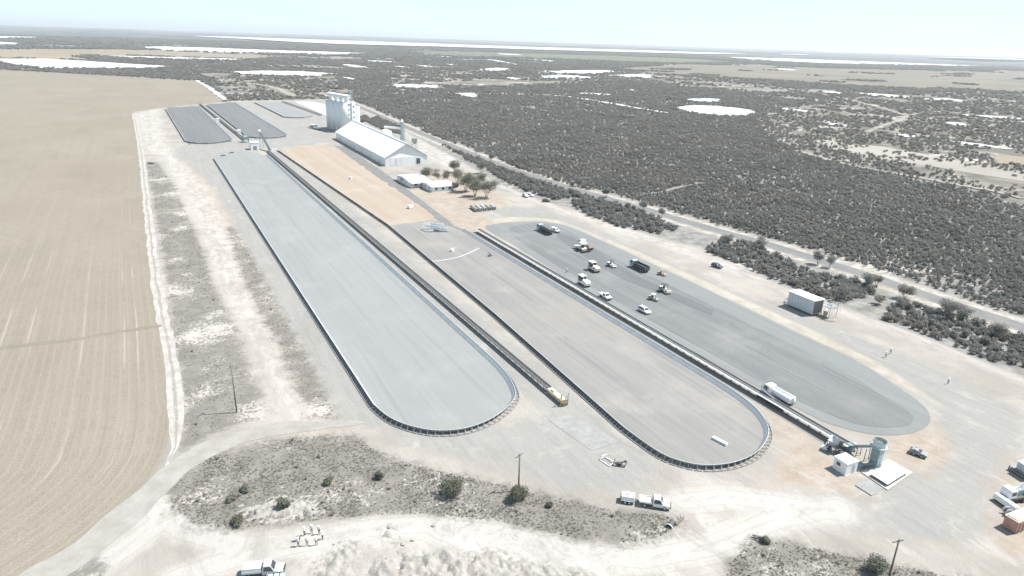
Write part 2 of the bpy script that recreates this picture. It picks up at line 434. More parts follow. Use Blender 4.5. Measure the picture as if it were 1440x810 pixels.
# scrub floor: grey-brown litter with pale sand showing, farmland beyond
scrub = mix_n(nt, ramp01(nt, n2, 0.35, 0.7), (0.205, 0.20, 0.187), (0.36, 0.35, 0.33))
scrub = mix_n(nt, ramp01(nt, math_n(nt, 'ADD', nf2, math_n(nt, 'MULTIPLY', n2, 0.25)), 0.72, 0.80), scrub, (0.52, 0.48, 0.43))
scrub = mix_n(nt, math_n(nt, 'MULTIPLY', ramp01(nt, nf, 0.57, 0.63), 0.5), scrub, (0.20, 0.17, 0.125))
opn = ramp01(nt, math_n(nt, 'ADD', math_n(nt, 'MULTIPLY', attr_n(nt, 'open'), -1.0), math_n(nt, 'MULTIPLY', math_n(nt, 'SUBTRACT', nf2, 0.5), 220.0)), -30.0, 40.0)
no1 = noise_n(nt, p, 0.02, 6, 0.72, 0.6)
opc = mix_n(nt, ramp01(nt, no1, 0.42, 0.6), (0.16, 0.155, 0.135), (0.30, 0.275, 0.235))
opc = mix_n(nt, ramp01(nt, math_n(nt, 'ADD', no1, math_n(nt, 'MULTIPLY', n2, 0.2)), 0.66, 0.74), opc, (0.58, 0.55, 0.5))
scrub = mix_n(nt, opn, scrub, opc)
rs = attr_n(nt, 'roadside')
rs = math_n(nt, 'ADD', rs, math_n(nt, 'MULTIPLY', math_n(nt, 'SUBTRACT', n2, 0.5), 9.0))
scrub = mix_n(nt, ramp01(nt, math_n(nt, 'MULTIPLY', rs, -1.0), -11.0, -6.5), scrub, mix_n(nt, ramp01(nt, n2, 0.4, 0.6), (0.33, 0.305, 0.265), (0.52, 0.485, 0.435)))
# bare yard
bare = mix_n(nt, ramp01(nt, n1, 0.35, 0.65), (0.34, 0.315, 0.28), (0.43, 0.40, 0.36))
bare = mix_n(nt, math_n(nt, 'MULTIPLY', ramp01(nt, ns, 0.45, 0.7), 0.35), bare, (0.29, 0.28, 0.265))
bare = mix_n(nt, math_n(nt, 'MULTIPLY', ramp01(nt, n3, 0.55, 0.75), 0.35), bare, (0.5, 0.46, 0.40))
grav = mix_n(nt, ramp01(nt, ns, 0.3, 0.7), (0.29, 0.29, 0.278), (0.35, 0.342, 0.322))
grav = mix_n(nt, math_n(nt, 'MULTIPLY', ramp01(nt, n2, 0.52, 0.72), 0.6), grav, (0.44, 0.42, 0.385))
bare = mix_n(nt, math_n(nt, 'MULTIPLY', edge('gravel', 7.0, 2.2), 0.85), bare, grav)
fleck = noise_n(nt, map_n(nt, p, (0.8, 0.45, 1), (0, 0, 0.5)), 0.55, 3, 0.6)
grav = mix_n(nt, math_n(nt, 'MULTIPLY', math_n(nt, 'MULTIPLY', ramp01(nt, fleck, 0.6, 0.68), ramp01(nt, n1, 0.44, 0.6)), 0.8), grav, (0.62, 0.63, 0.62))
orn = mix_n(nt, ramp01(nt, n2, 0.3, 0.7), (0.35, 0.28, 0.215), (0.45, 0.395, 0.335))
bare = mix_n(nt, math_n(nt, 'MULTIPLY', edge('orange', 9.0, 3.0), ramp01(nt, n3, 0.25, 0.6)), bare, orn)
wht = mix_n(nt, ramp01(nt, n2, 0.35, 0.7), (0.42, 0.39, 0.355), (0.58, 0.555, 0.52))
nwp = noise_n(nt, map_n(nt, p, (0.22, 0.05, 1)), 1.0, 6, 0.75, 0.5)
bare = mix_n(nt, math_n(nt, 'MULTIPLY', math_n(nt, 'MULTIPLY', edge('white', 15.0, 3.5), ramp01(nt, n3, 0.28, 0.5)), math_n(nt, 'ADD', math_n(nt, 'MULTIPLY', ramp01(nt, nwp, 0.4, 0.56), 0.75), 0.25)), bare, wht)
crm = mix_n(nt, ramp01(nt, n2, 0.35, 0.7), (0.40, 0.365, 0.305), (0.50, 0.465, 0.405))
bare = mix_n(nt, edge('cream', 3.0, 1.2), bare, crm)
pt = math_n(nt, 'ADD', attr_n(nt, 'pit'), math_n(nt, 'MULTIPLY', math_n(nt, 'SUBTRACT', n2, 0.5), 4.0))
bare = mix_n(nt, math_n(nt, 'MULTIPLY', ramp01(nt, math_n(nt, 'MULTIPLY', pt, -1.0), -4.5, -1.5), 0.65), bare, mix_n(nt, n3, (0.45, 0.43, 0.40), (0.60, 0.585, 0.555)))
rut = math_n(nt, 'ABSOLUTE', math_n(nt, 'SUBTRACT', math_n(nt, 'FRACT', math_n(nt, 'ADD', math_n(nt, 'MULTIPLY', attr_n(nt, 'pit'), 0.55), math_n(nt, 'MULTIPLY', n2, 0.6))), 0.5))
bare = mix_n(nt, math_n(nt, 'MULTIPLY', math_n(nt, 'MULTIPLY', ramp01(nt, math_n(nt, 'MULTIPLY', rut, -1.0), -0.14, -0.04), ramp01(nt, math_n(nt, 'MULTIPLY', pt, -1.0), -9.0, -3.0)), 0.4), bare, (0.36, 0.34, 0.305))
ptc = noise_n(nt, map_n(nt, p, (0.6, 0.25, 1), (0, 0, 0.4)), 0.16, 6, 0.75, 0.8)
bare = mix_n(nt, math_n(nt, 'MULTIPLY', ramp01(nt, ptc, 0.52, 0.66), 0.5), bare, (0.29, 0.272, 0.245))
bare = mix_n(nt, math_n(nt, 'MULTIPLY', ramp01(nt, math_n(nt, 'MULTIPLY', ptc, -1.0), -0.42, -0.32), 0.45), bare, (0.52, 0.495, 0.455))
grs = mix_n(nt, ramp01(nt, n2, 0.35, 0.68), (0.185, 0.176, 0.158), (0.26, 0.245, 0.219))
grs = mix_n(nt, math_n(nt, 'MULTIPLY', ramp01(nt, n4, 0.5, 0.7), 0.6), grs, (0.34, 0.31, 0.265))
grs = mix_n(nt, ramp01(nt, math_n(nt, 'ADD', n1, math_n(nt, 'MULTIPLY', n3, 0.5)), 0.80, 0.90), grs, (0.52, 0.49, 0.45))
bare = mix_n(nt, math_n(nt, 'MULTIPLY', edge('grass', 8.0, 1.6), 0.92), bare, grs)
wood = mix_n(nt, ramp01(nt, noise_n(nt, p, 0.0011, 5, 0.6), 0.5, 0.62), (0.115, 0.128, 0.125), (0.23, 0.225, 0.19))
scrub = mix_n(nt, attr_n(nt, 'canopy'), scrub, wood)
c = mix_n(nt, edge('yard', 8.0, 2.0), scrub, bare)
nt.links.new(c, b.inputs['Base Color']); b.inputs['Roughness'].default_value = 0.95; b.inputs['Specular IOR Level'].default_value = 0.1
bump_n(nt, b, math_n(nt, 'ADD', n3, math_n(nt, 'MULTIPLY', n4, 0.5)), 0.6, 0.25)
gm.materials.append(M_GROUND); gm.update()
struct('ground', gm, 'pale sandy yard ground and grey scrub floor running to the horizon', 'ground')

# ------------------------------------------------------------------ stubble field
FEDGE = W([(318, 142), (250, 149), (186, 157), (193, 200), (203, 290), (214, 380), (226, 450), (236, 530), (240, 580), (236, 625), (226, 652), (205, 682), (165, 725), (110, 770), (50, 812), (-60, 880)])
FIELD = np.vstack([FEDGE, W([(-500, 900), (-900, 500), (-700, 300), (-500, 160), (-300, 98), (-100, 97), (0, 98), (90, 103), (180, 108), (276, 114), (296, 126)])])
M_FIELD, nt, b = new_mat('stubble')
p = pos_n(nt); e = attr_n(nt, 'swath')
n1 = noise_n(nt, p, 0.012, 5, 0.6); n2 = noise_n(nt, p, 0.3, 6, 0.7); n3 = noise_n(nt, p, 2.2, 4, 0.7)
nst = noise_n(nt, map_n(nt, p, (0.35, 0.008, 1)), 1.0, 4, 0.6)
def lines(period, width, brk, off=0.0):
    x = math_n(nt, 'ADD', math_n(nt, 'DIVIDE', math_n(nt, 'ADD', e, math_n(nt, 'MULTIPLY', n2, 0.5)), period), off)
    fr = math_n(nt, 'FRACT', x); d = math_n(nt, 'ABSOLUTE', math_n(nt, 'SUBTRACT', fr, 0.5))
    l = ramp01(nt, math_n(nt, 'MULTIPLY', d, -period), -width, -width * 0.25)
    return math_n(nt, 'MULTIPLY', l, brk)
c = mix_n(nt, ramp01(nt, n1, 0.3, 0.7), (0.275, 0.244, 0.195), (0.311, 0.280, 0.230))
c = mix_n(nt, math_n(nt, 'MULTIPLY', ramp01(nt, n2, 0.4, 0.75), 0.55), c, (0.225, 0.195, 0.152))
c = mix_n(nt, math_n(nt, 'MULTIPLY', ramp01(nt, n3, 0.48, 0.7), 0.55), c, (0.41, 0.37, 0.315))
c = mix_n(nt, math_n(nt, 'MULTIPLY', ramp01(nt, math_n(nt, 'MULTIPLY', n3, -1.0), -0.46, -0.32), 0.4), c, (0.20, 0.175, 0.142))
largep = noise_n(nt, map_n(nt, p, (1, .35, 1)), 0.035, 5, 0.7)
c = mix_n(nt, math_n(nt, 'MULTIPLY', ramp01(nt, largep, 0.5, 0.66), 0.35), c, (0.225, 0.205, 0.165))
c = mix_n(nt, math_n(nt, 'MULTIPLY', ramp01(nt, nst, 0.5, 0.7), 0.2), c, (0.235, 0.21, 0.17))
brk = ramp01(nt, noise_n(nt, p, 0.018, 3, 0.6), 0.4, 0.62)
near = ramp01(nt, math_n(nt, 'MULTIPLY', attr_n(nt, 'along'), -1.0), -420.0, -160.0)
c = mix_n(nt, math_n(nt, 'MULTIPLY', lines(1.9, 0.42, ramp01(nt, n2, 0.3, 0.6)), math_n(nt, 'MULTIPLY', near, 0.3)), c, (0.40, 0.36, 0.30))
c = mix_n(nt, math_n(nt, 'MULTIPLY', lines(5.7, 0.5, ramp01(nt, n1, 0.35, 0.6), 0.3), math_n(nt, 'MULTIPLY', near, 0.4)), c, (0.215, 0.19, 0.155))
c = mix_n(nt, math_n(nt, 'MULTIPLY', lines(13.0, 0.34, brk), math_n(nt, 'ADD', math_n(nt, 'MULTIPLY', near, 0.55), 0.1)), c, (0.47, 0.43, 0.37))
c = mix_n(nt, math_n(nt, 'MULTIPLY', lines(29.0, 0.34, brk, 0.17), math_n(nt, 'ADD', math_n(nt, 'MULTIPLY', near, 0.5), 0.1)), c, (0.47, 0.43, 0.37))
c = mix_n(nt, math_n(nt, 'MULTIPLY', lines(27.0, 1.6, ramp01(nt, n1, 0.42, 0.6), 0.4), 0.14), c, (0.215, 0.19, 0.155))
dk = ramp01(nt, math_n(nt, 'ADD', math_n(nt, 'MULTIPLY', attr_n(nt, 'bank'), -1.0), math_n(nt, 'MULTIPLY', math_n(nt, 'SUBTRACT', n2, 0.5), 2.0)), -1.6, -0.4)
c = mix_n(nt, math_n(nt, 'MULTIPLY', dk, 0.42), c, (0.2, 0.185, 0.145))
nt.links.new(c, b.inputs['Base Color']); b.inputs['Roughness'].default_value = 0.95; b.inputs['Specular IOR Level'].default_value = 0.1
bump_n(nt, b, math_n(nt, 'ADD', n3, n2), 0.5, 0.2)
BANK = W([(-80, 500), (0, 490), (110, 477), (160, 468), (228, 458)]); TANK = W([(-80, 385), (0, 377), (190, 372), (205, 371)])
FE2 = np.vstack([FEDGE[2:]])
fm = region_sheet('field', M_FIELD, FIELD, 5.0, 0.02, {'swath': lambda a, c_: dline(FE2, a, c_), 'along': lambda a, c_: c_, 'bank': lambda a, c_: dline(BANK, a, c_)}, uneven=1.0)
struct('field', fm, 'tan harvested stubble field with pale curving header lines', 'field')

# low grassed contour bank crossing the field
def bank_h(x, y, d): return 0.4 * np.clip(d / 1.4, 0, 1) ** 0.7
bl = smooth(BANK, 10)
for i in range(1): pass
tt = np.gradient(bl, axis=0); tt /= np.linalg.norm(tt, axis=1)[:, None]; nn_ = np.stack([-tt[:, 1], tt[:, 0]], 1)
poly = np.vstack([bl + nn_ * 1.0, (bl - nn_ * 1.0)[::-1]])
struct('terrain', region_sheet('terrain', M_FIELD, poly, 0.8, 0.03, {'swath': lambda a, c_: a, 'along': lambda a, c_: c_ * 0 + 900, 'bank': lambda a, c_: dline(BANK, a, c_)}, height=bank_h, uneven=0.3), 'low contour bank crossing the stubble field', 'bank')

# ------------------------------------------------------------------ dirt tracks
def dirt(name, c0, c1, crown):
    m, nt, b = new_mat(name); p = pos_n(nt); a = attr_n(nt, 'across')
    n = noise_n(nt, p, 0.25, 6, 0.7); n2 = noise_n(nt, p, 1.6, 4, 0.7)
    c = mix_n(nt, ramp01(nt, n, 0.3, 0.7), c0, c1)
    mid = ramp01(nt, math_n(nt, 'MULTIPLY', math_n(nt, 'ABSOLUTE', math_n(nt, 'ADD', a, math_n(nt, 'MULTIPLY', math_n(nt, 'SUBTRACT', n, 0.5), 0.5))), -1.0), -0.32, -0.12)
    c = mix_n(nt, math_n(nt, 'MULTIPLY', mid, math_n(nt, 'MULTIPLY', ramp01(nt, n2, 0.3, 0.6), crown)), c, (0.27, 0.245, 0.2))
    nt.links.new(c, b.inputs['Base Color']); b.inputs['Roughness'].default_value = 0.95; b.inputs['Specular IOR Level'].default_value = 0.1
    bump_n(nt, b, n2, 0.5, 0.15); return m
M_TRACK = dirt('track_dirt', (0.37, 0.345, 0.31), (0.53, 0.51, 0.48), 0.9)
M_HAUL = dirt('haul_road_dirt', (0.325, 0.31, 0.28), (0.40, 0.385, 0.355), 0.1)
tl = resample(smooth(W([(188, 160), (197, 205), (207, 290), (218, 380), (231, 455), (243, 530), (248, 580), (244, 625), (234, 655)]), 8), 3.0)
struct('path', strip('path', M_TRACK, tl, np.interp(np.arange(len(tl)), [0, len(tl) - 8, len(tl) - 1], [3.3, 3.3, .8]), 0.035, 0.7), 'white two-rut track along the edge of the stubble field', 'track')
hl = resample(smooth(W([(30, 830), (100, 785), (170, 730), (225, 680), (280, 638), (340, 614), (400, 602), (450, 598), (480, 597), (512, 594)]), 10), 1.5)
struct('road', strip('road', M_HAUL, hl, np.interp(np.arange(len(hl)), [0, len(hl) - 12, len(hl) - 1], [6.3, 5.6, 1.0]), 0.05, 1.0), 'pale graded dirt road curving round the field corner', 'road')

# ------------------------------------------------------------------ sealed road by the woodland
M_ROAD, nt, b = new_mat('road_seal'); p = pos_n(nt)
n = noise_n(nt, p, 0.15, 5, 0.7); n2 = noise_n(nt, p, 2.5, 4, 0.7); a = math_n(nt, 'ABSOLUTE', attr_n(nt, 'across'))
c = mix_n(nt, ramp01(nt, n, 0.3, 0.7), (0.185, 0.184, 0.18), (0.235, 0.233, 0.225))
c = mix_n(nt, ramp01(nt, math_n(nt, 'ADD', a, math_n(nt, 'MULTIPLY', n, 0.3)), 0.95, 1.1), c, (0.42, 0.40, 0.36))
nt.links.new(c, b.inputs['Base Color']); b.inputs['Roughness'].default_value = 0.9; bump_n(nt, b, n2, 0.3, 0.05)
struct('road', strip('road', M_ROAD, ROADLINE, 9.0, 0.10, 0.8), 'grey sealed road between roadside scrub and the woodland', 'road')

# ------------------------------------------------------------------ sealed storage pads
def seal(name, lo, hi, light, dark, amt=0.5, tint=None):
    m, nt, b = new_mat(name); p = pos_n(nt)
    n1 = noise_n(nt, p, 0.05, 5, 0.6); ns = noise_n(nt, map_n(nt, p, (0.55, 0.012, 1)), 1.0, 5, 0.65); ns2 = noise_n(nt, map_n(nt, p, (0.16, 0.006, 1)), 1.0, 3, 0.5)
    n3 = noise_n(nt, p, 0.7, 5, 0.7); n4 = noise_n(nt, p, 5.0, 3, 0.7)
    c = mix_n(nt, ramp01(nt, ns2, 0.35, 0.65), lo, hi)
    c = mix_n(nt, math_n(nt, 'MULTIPLY', ramp01(nt, ns, 0.5, 0.7), amt), c, dark)
    c = mix_n(nt, math_n(nt, 'MULTIPLY', ramp01(nt, n1, 0.5, 0.72), amt), c, light)
    c = mix_n(nt, math_n(nt, 'MULTIPLY', ramp01(nt, n3, 0.6, 0.78), amt * 0.5), c, light)
    nfs = noise_n(nt, map_n(nt, p, (2.2, 0.02, 1)), 1.0, 4, 0.7)
    c = mix_n(nt, math_n(nt, 'MULTIPLY', ramp01(nt, nfs, 0.48, 0.66), amt * 0.6), c, dark)
    # tyre sweeps, stains and dust
    wv = noise_n(nt, map_n(nt, p, (0.12, 0.025, 1), (0, 0, 0.12)), 1.0, 2, 0.4, 1.6)
    ring = math_n(nt, 'ABSOLUTE', math_n(nt, 'SUBTRACT', math_n(nt, 'FRACT', math_n(nt, 'MULTIPLY', wv, 9.0)), 0.5))
    c = mix_n(nt, math_n(nt, 'MULTIPLY', ramp01(nt, math_n(nt, 'MULTIPLY', ring, -1.0), -0.035, -0.01), amt * 0.55), c, dark)
    st = noise_n(nt, p, 0.35, 5, 0.75, 1.0)
    c = mix_n(nt, math_n(nt, 'MULTIPLY', ramp01(nt, st, 0.62, 0.72), amt * 0.8), c, dark)
    c = mix_n(nt, math_n(nt, 'MULTIPLY', ramp01(nt, math_n(nt, 'MULTIPLY', st, -1.0), -0.36, -0.28), amt * 0.6), c, light)
    if tint: c = mix_n(nt, ramp01(nt, noise_n(nt, map_n(nt, p, (1, .35, 1)), 0.11, 4, 0.7), 0.71, 0.76), c, (0.46, 0.40, 0.32))
    if tint: c = mix_n(nt, math_n(nt, 'MULTIPLY', ramp01(nt, noise_n(nt, p, 0.028, 4, 0.6), 0.5, 0.7), 0.7), c, tint)
    nt.links.new(c, b.inputs['Base Color']); b.inputs['Roughness'].default_value = 0.85; b.inputs['Specular IOR Level'].default_value = 0.2
    bump_n(nt, b, n4, 0.25, 0.03); return m
M_PAD1 = seal('pad_seal_pale', (0.286, 0.294, 0.290), (0.304, 0.312, 0.307), (0.33, 0.337, 0.331), (0.252, 0.262, 0.26), 0.8)
M_PAD2 = seal('pad_seal_dusty', (0.265, 0.261, 0.248), (0.302, 0.295, 0.278), (0.35, 0.33, 0.30), (0.215, 0.215, 0.208), 0.9, (0.315, 0.292, 0.26))
M_PAD3 = seal('pad_asphalt_new', (0.188, 0.196, 0.197), (0.222, 0.228, 0.227), (0.27, 0.272, 0.266), (0.15, 0.157, 0.16), 0.85)
M_PAD3B = seal('pad_primer', (0.228, 0.238, 0.235), (0.25, 0.258, 0.253), (0.29, 0.29, 0.28), (0.2, 0.21, 0.209), 0.7)
M_PAD4 = seal('pad_asphalt_far', (0.175, 0.18, 0.182), (0.2, 0.203, 0.202), (0.23, 0.232, 0.228), (0.155, 0.158, 0.16), 0.35)
M_FRESH = seal('asphalt_fresh', (0.15, 0.16, 0.165), (0.17, 0.18, 0.184), (0.19, 0.2, 0.2), (0.13, 0.14, 0.146), 0.4)
M_ORANGE = seal('pad_bare_earth', (0.385, 0.315, 0.25), (0.425, 0.36, 0.295), (0.48, 0.425, 0.36), (0.35, 0.28, 0.22), 0.5)
M_WHITEPAD = seal('pad_white', (0.48, 0.47, 0.45), (0.53, 0.52, 0.5), (0.56, 0.55, 0.53), (0.42, 0.42, 0.41), 0.4)

def P1(y_px): return None
PAD1_L = W([(300, 220), (530, 572)]); PAD1_C = W([(530, 572), (552, 590), (583, 602.5), (620, 608), (660, 603), (697, 586), (719, 563), (715, 543), (704, 526), (690, 511)]); PAD1_R = W([(690, 511), (374, 219)])
PAD1 = np.vstack([PAD1_L[:1], smooth(PAD1_C, 6), PAD1_R[1:], W([(358, 214), (330, 212), (308, 215)])])
PAD2_L = W([(548, 318), (700, 445), (880, 604)]); PAD2_C = W([(880, 604), (926, 637), (955, 650), (990, 656.5), (1030, 652), (1060, 637), (1074, 613), (1066, 590), (1043, 567), (1005, 541)]); PAD2_R = W([(1005, 541), (650, 325)])
PAD2 = np.vstack([PAD2_L[:1], smooth(PAD2_C, 6), PAD2_R[1:], W([(608, 309)])])
OR_L = W([(392, 212), (548, 318)])
ORPAD = np.vstack([OR_L, W([(608, 309), (606, 300), (476, 211), (455, 204), (420, 205)])])
PAD3 = smooth(W([(684, 322), (692, 316), (722, 312.5), (762, 312), (800, 319), (860, 345), (960, 391), (1100, 458), (1200, 505), (1265, 546), (1298, 570), (1308, 588), (1300, 602), (1272, 611), (1228, 611), (1180, 600), (1136, 582), (1000, 508), (850, 424), (730, 349)]), 5, True)
def pad(name, mat, pts, z, label): return struct(name, flat_poly(name, mat, pts, z), label, 'pad')
pad('pavement', M_PAD1, PAD1, 0.06, 'long pale grey sealed grain pad with rounded near end')
pad('pavement', M_PAD2, PAD2, 0.065, 'dusty grey grain pad with rounded end between the two conveyors')
pad('ground', M_ORANGE, ragged(ORPAD, 1.6, 3), 0.06, 'bare orange earth bunker floor beyond the grey pad')
pad('pavement', M_PAD3B, PAD3, 0.06, 'pale primed margin of the pad being paved')
lane = smooth(W([(716, 325), (735, 316), (760, 314), (795, 323), (850, 357), (960, 410), (1100, 479), (1195, 527), (1240, 556), (1272, 576), (1284, 590), (1270, 600), (1225, 600), (1185, 590), (1100, 553), (1000, 497), (850, 414), (760, 358)]), 5, True)
pad('pavement', M_PAD3, ragged(lane, 0.25, 3), 0.10, 'blue-grey new asphalt with rollers working on it')
fl = W([(786, 329), (803, 333), (900, 390), (960, 417), (1005, 437), (1000, 444), (930, 413), (880, 395), (838, 372), (782, 333)])
pad('pavement', M_FRESH, ragged(fl, 0.12, 3), 0.14, 'dark strip of freshly laid hot asphalt behind the paver')
pad('pavement', M_PAD4, smooth(W([(233.5, 153.5), (256, 151), (278, 150), (302, 173), (325, 197), (318, 200), (292, 202.5), (270, 201.5), (262, 199)]), 3, True), 0.06, 'dark grey far pad nearest the stubble field')
pad('pavement', M_PAD4, smooth(W([(291, 148), (310, 146), (328, 144.5), (365, 168), (402, 190), (393, 193.5), (373, 194.8), (352, 193.5), (345, 190), (318, 169)]), 3, True), 0.06, 'dark grey far pad right of the far conveyor')
pad('pavement', M_PAD1, W([(358, 144.5), (390, 142.6), (439, 163.5), (427, 166), (400, 165.5)]), 0.06, 'short pale grey far pad left of the silos')
pad('pavement', M_WHITEPAD, W([(413, 142.8), (440, 142.6), (470, 150), (470, 166), (457, 162)]), 0.06, 'white far pad half hidden by the silos')
# cream bare margins beside pads, concrete aprons
M_CONC = paint('concrete_apron', (0.5, 0.475, 0.44), 0.9, 0, 0.12, 0.25)
M_CONC2 = paint('concrete_grey', (0.33, 0.33, 0.315), 0.9, 0, 0.15, 0.4)
pad('pavement', M_CONC, W([(1211, 665), (1249, 646), (1284, 665), (1248, 690)]), 0.16, 'cream concrete apron round the white pit cover')
pad('pavement', M_CONC2, W([(1202, 683), (1218, 673), (1242, 687), (1226, 698)]), 0.16, 'grey concrete slab before the pit apron')
pad('pavement', M_CONC2, W([(800, 583), (770, 590), (832, 634), (870, 622), (835, 600)]), 0.045, 'blue-grey patch of old seal in front of the centre conveyor end')
pad('road', M_ROAD, ragged(W([(470, 205), (486, 206), (560, 256), (640, 318), (662, 326), (640, 327), (560, 271)]), 0.5, 4), 0.05, 'narrow grey road beside the orange earth bunker')
M_LINE = paint('white_line', (0.7, 0.7, 0.68), 0.8)
ll = resample(smooth(W([(586, 368), (610, 367.5), (635, 364), (655, 358), (674, 349)]), 8), 1.5)
struct('road_marking', strip('road_marking', M_LINE, ll, 0.45, 0.11, 0.1), 'thin white curved line across the dusty grey pad', 'line')

# ------------------------------------------------------------------ salt lakes and far paddocks
M_SALT, nt, b = new_mat('salt_crust'); p = pos_n(nt)
n = noise_n(nt, map_n(nt, p, (1, 0.6, 1)), 0.006, 5, 0.6)
nt.links.new(mix_n(nt, ramp01(nt, n, 0.3, 0.7), (0.64, 0.64, 0.64), (0.78, 0.78, 0.77)), b.inputs['Base Color']); b.inputs['Roughness'].default_value = 0.8
M_WET, nt, b = new_mat('shallow_brine'); p = pos_n(nt)
n = noise_n(nt, p, 0.004, 4, 0.6)
nt.links.new(mix_n(nt, ramp01(nt, n, 0.3, 0.7), (0.62, 0.68, 0.69), (0.74, 0.77, 0.77)), b.inputs['Base Color']); b.inputs['Roughness'].default_value = 0.35
LAKES = [
    ('flat white salt lake nearest behind the stubble field', 1, [(-140, 83), (-60, 81), (0, 82.5), (70, 83), (140, 87), (200, 91), (246, 93.5), (215, 96), (130, 96.5), (60, 96), (25, 92), (0, 88), (-100, 92)]),
    ('long thin white salt lake beyond the tan far paddock', 0, [(188, 66.5), (230, 65.5), (290, 67), (380, 70.5), (480, 73.5), (524, 75.5), (480, 77), (400, 75.5), (330, 74), (250, 71.5), (215, 69)]),
    ('narrow white salt flat along the far paddock edge', 0, [(130, 78), (190, 79), (260, 81), (350, 83.5), (330, 85), (260, 83.5), (180, 81.5)]),
    ('white salt pan behind the far pads', 0, [(318, 101.5), (370, 99.5), (430, 101), (474, 104), (440, 107), (380, 106), (350, 105)]),
    ('great white salt lake stretched below the horizon', 0, [(275, 52), (380, 54), (480, 55.8), (600, 60), (720, 64.2), (840, 68.5), (960, 72.6), (1056, 76.3), (1000, 77.5), (900, 75.5), (800, 73), (700, 70), (600, 67), (480, 64), (400, 60), (330, 55.5)]),
    ('long white salt lake at the right below the horizon', 0, [(1010, 80), (1100, 82.3), (1200, 86), (1300, 89.3), (1424, 92.4), (1380, 94), (1280, 92), (1180, 90.3), (1100, 87.2), (1040, 83)]),
    ('far pale salt lake at the right frame edge', 0, [(1310, 83.5), (1440, 86.2), (1560, 88), (1560, 91), (1440, 88.2), (1380, 87.2)]),
    ('oval white salt pan alone in the dark woodland', 0, [(950, 152), (968, 148.6), (1000, 149), (1040, 152.5), (1065, 158), (1050, 163), (1015, 163.2), (985, 160.5), (960, 156.5)]),
    ('small grey-white pan just beyond the oval salt pan', 1, [(962, 140), (990, 138.4), (1016, 140), (1010, 144), (980, 143.8)]),
    ('leftmost of the white pans before the great lake', 0, [(765, 101), (800, 99.2), (850, 98.8), (866, 101), (840, 103.8), (790, 103.4)]),
    ('blue-white pan below its twin in the middle distance', 1, [(756, 107.5), (790, 105.8), (822, 107.5), (835, 110), (800, 110.6), (770, 110.2)]),
    ('small white pan right of the paired pans', 0, [(853, 106), (890, 104.8), (920, 106.2), (912, 109.4), (880, 109)]),
    ('tiny white pan in the woodland left of the paired pans', 0, [(674, 97.5), (700, 95.4), (724, 97.4), (712, 99.6), (690, 99.4)]),
    ('thin white pan behind the grain silos', 0, [(542, 121), (570, 118.8), (618, 120.5), (610, 123.6), (575, 123.8)]),
    ('white far pan on the left horizon', 0, [(-60, 51), (0, 51), (62, 52.4), (40, 54), (0, 54)]),
    ('pale pan at the left frame edge below the horizon', 0, [(-60, 58), (0, 59), (32, 61), (20, 63.6), (0, 63.2), (-60, 62)]),
    ('little white pan left of the woodland track', 0, [(640, 132), (668, 131), (672, 138), (655, 137)]),
]
def pan(lab, x0, y0, x1, y1, th):
    xm, ym = (x0 + x1) / 2, (y0 + y1) / 2
    return (lab, 0, [(x0, y0), (x0 * .7 + xm * .3, (y0 * .7 + ym * .3) - th * .4), (xm, ym - th / 2), (x1 * .6 + xm * .4, y1 * .6 + ym * .4 - th * .35), (x1, y1), (x1 * .6 + xm * .4, y1 * .6 + ym * .4 + th * .45), (xm, ym + th / 2), (x0 * .6 + xm * .4, y0 * .6 + ym * .4 + th * .4)])
LAKES += [pan(*a) for a in (
    ('thin salt streak below the great lake, left of centre', 609, 79, 638, 80.5, 1.4), ('slanting salt streak in the far woodland', 683, 83.5, 731, 91.5, 2.6), ('salt streak hugging the great lake shore', 700, 75.6, 735, 77.5, 1.2),
    ('faint salt streak above the paired pans', 738, 83.5, 790, 87, 1.8), ('small salt pan far behind the shed', 550, 93.5, 580, 95.5, 2.2), ('neighbouring small salt pan far behind the shed', 586, 92.5, 612, 95, 2.4),
    ('tiny salt pan in the far woodland gap', 622, 90.5, 645, 92, 1.8), ('long thin salt pan far above the silos', 512, 85.5, 560, 87.5, 1.9), ('low salt pan left above the silos', 478, 91, 518, 95, 2.8), ('pale pan just behind the silo gallery', 478, 109, 502, 112, 3),
    ('small salt pan under the paired pans', 709, 109.5, 736, 111.5, 2.4), ('thin salt pan in the middle of the woodland', 815, 131.5, 864, 133.5, 2.4), ('far salt streak at the right under the horizon', 1095, 77.8, 1140, 79.4, 1.2),
    ('thin pan on the wide dry paddock', 1092, 97, 1120, 98.6, 1.4), ('white pan below the wide dry paddock', 1155, 129, 1190, 132, 2.6), ('long white pan streak below the wide dry paddock', 1196, 131, 1285, 137, 3.2),
    ('white pan streak in the right-hand open scrub', 1305, 138.5, 1362, 142.5, 3.0), ('white pan under the sand streak at right', 1330, 172.5, 1366, 177, 4.0), ('long pale pan at the right edge of the scrub', 1340, 161, 1450, 168, 2.6), ('pale pan beside the sandy gully', 1258, 189.5, 1296, 193.5, 3.0),
    ('pale streak above the tan clearing', 1325, 197.5, 1425, 210, 2.6), ('thin white pan streak over the open scrub', 1090, 152, 1150, 158, 2.2), ('thin pan streak low in the open scrub', 1150, 172, 1200, 178, 2.6))]
for i, (lab, wet, pts) in enumerate(LAKES):
    w = W(pts); d0 = np.hypot(*w.mean(0))
    sm = smooth(w, 5, True) if len(w) > 5 else smooth(w, 6, True)
    zl = 0.25 + d0 * 0.00012
    zf = float(np.clip((d0 - 6000) / 12000, 0, 1)) * 46
    struct('lake', flat_poly('lake', M_WET if wet else M_SALT, ragged(sm, d0 * 0.0025, d0 * 0.007, i * 3.1), zl + zf), lab, 'lake')

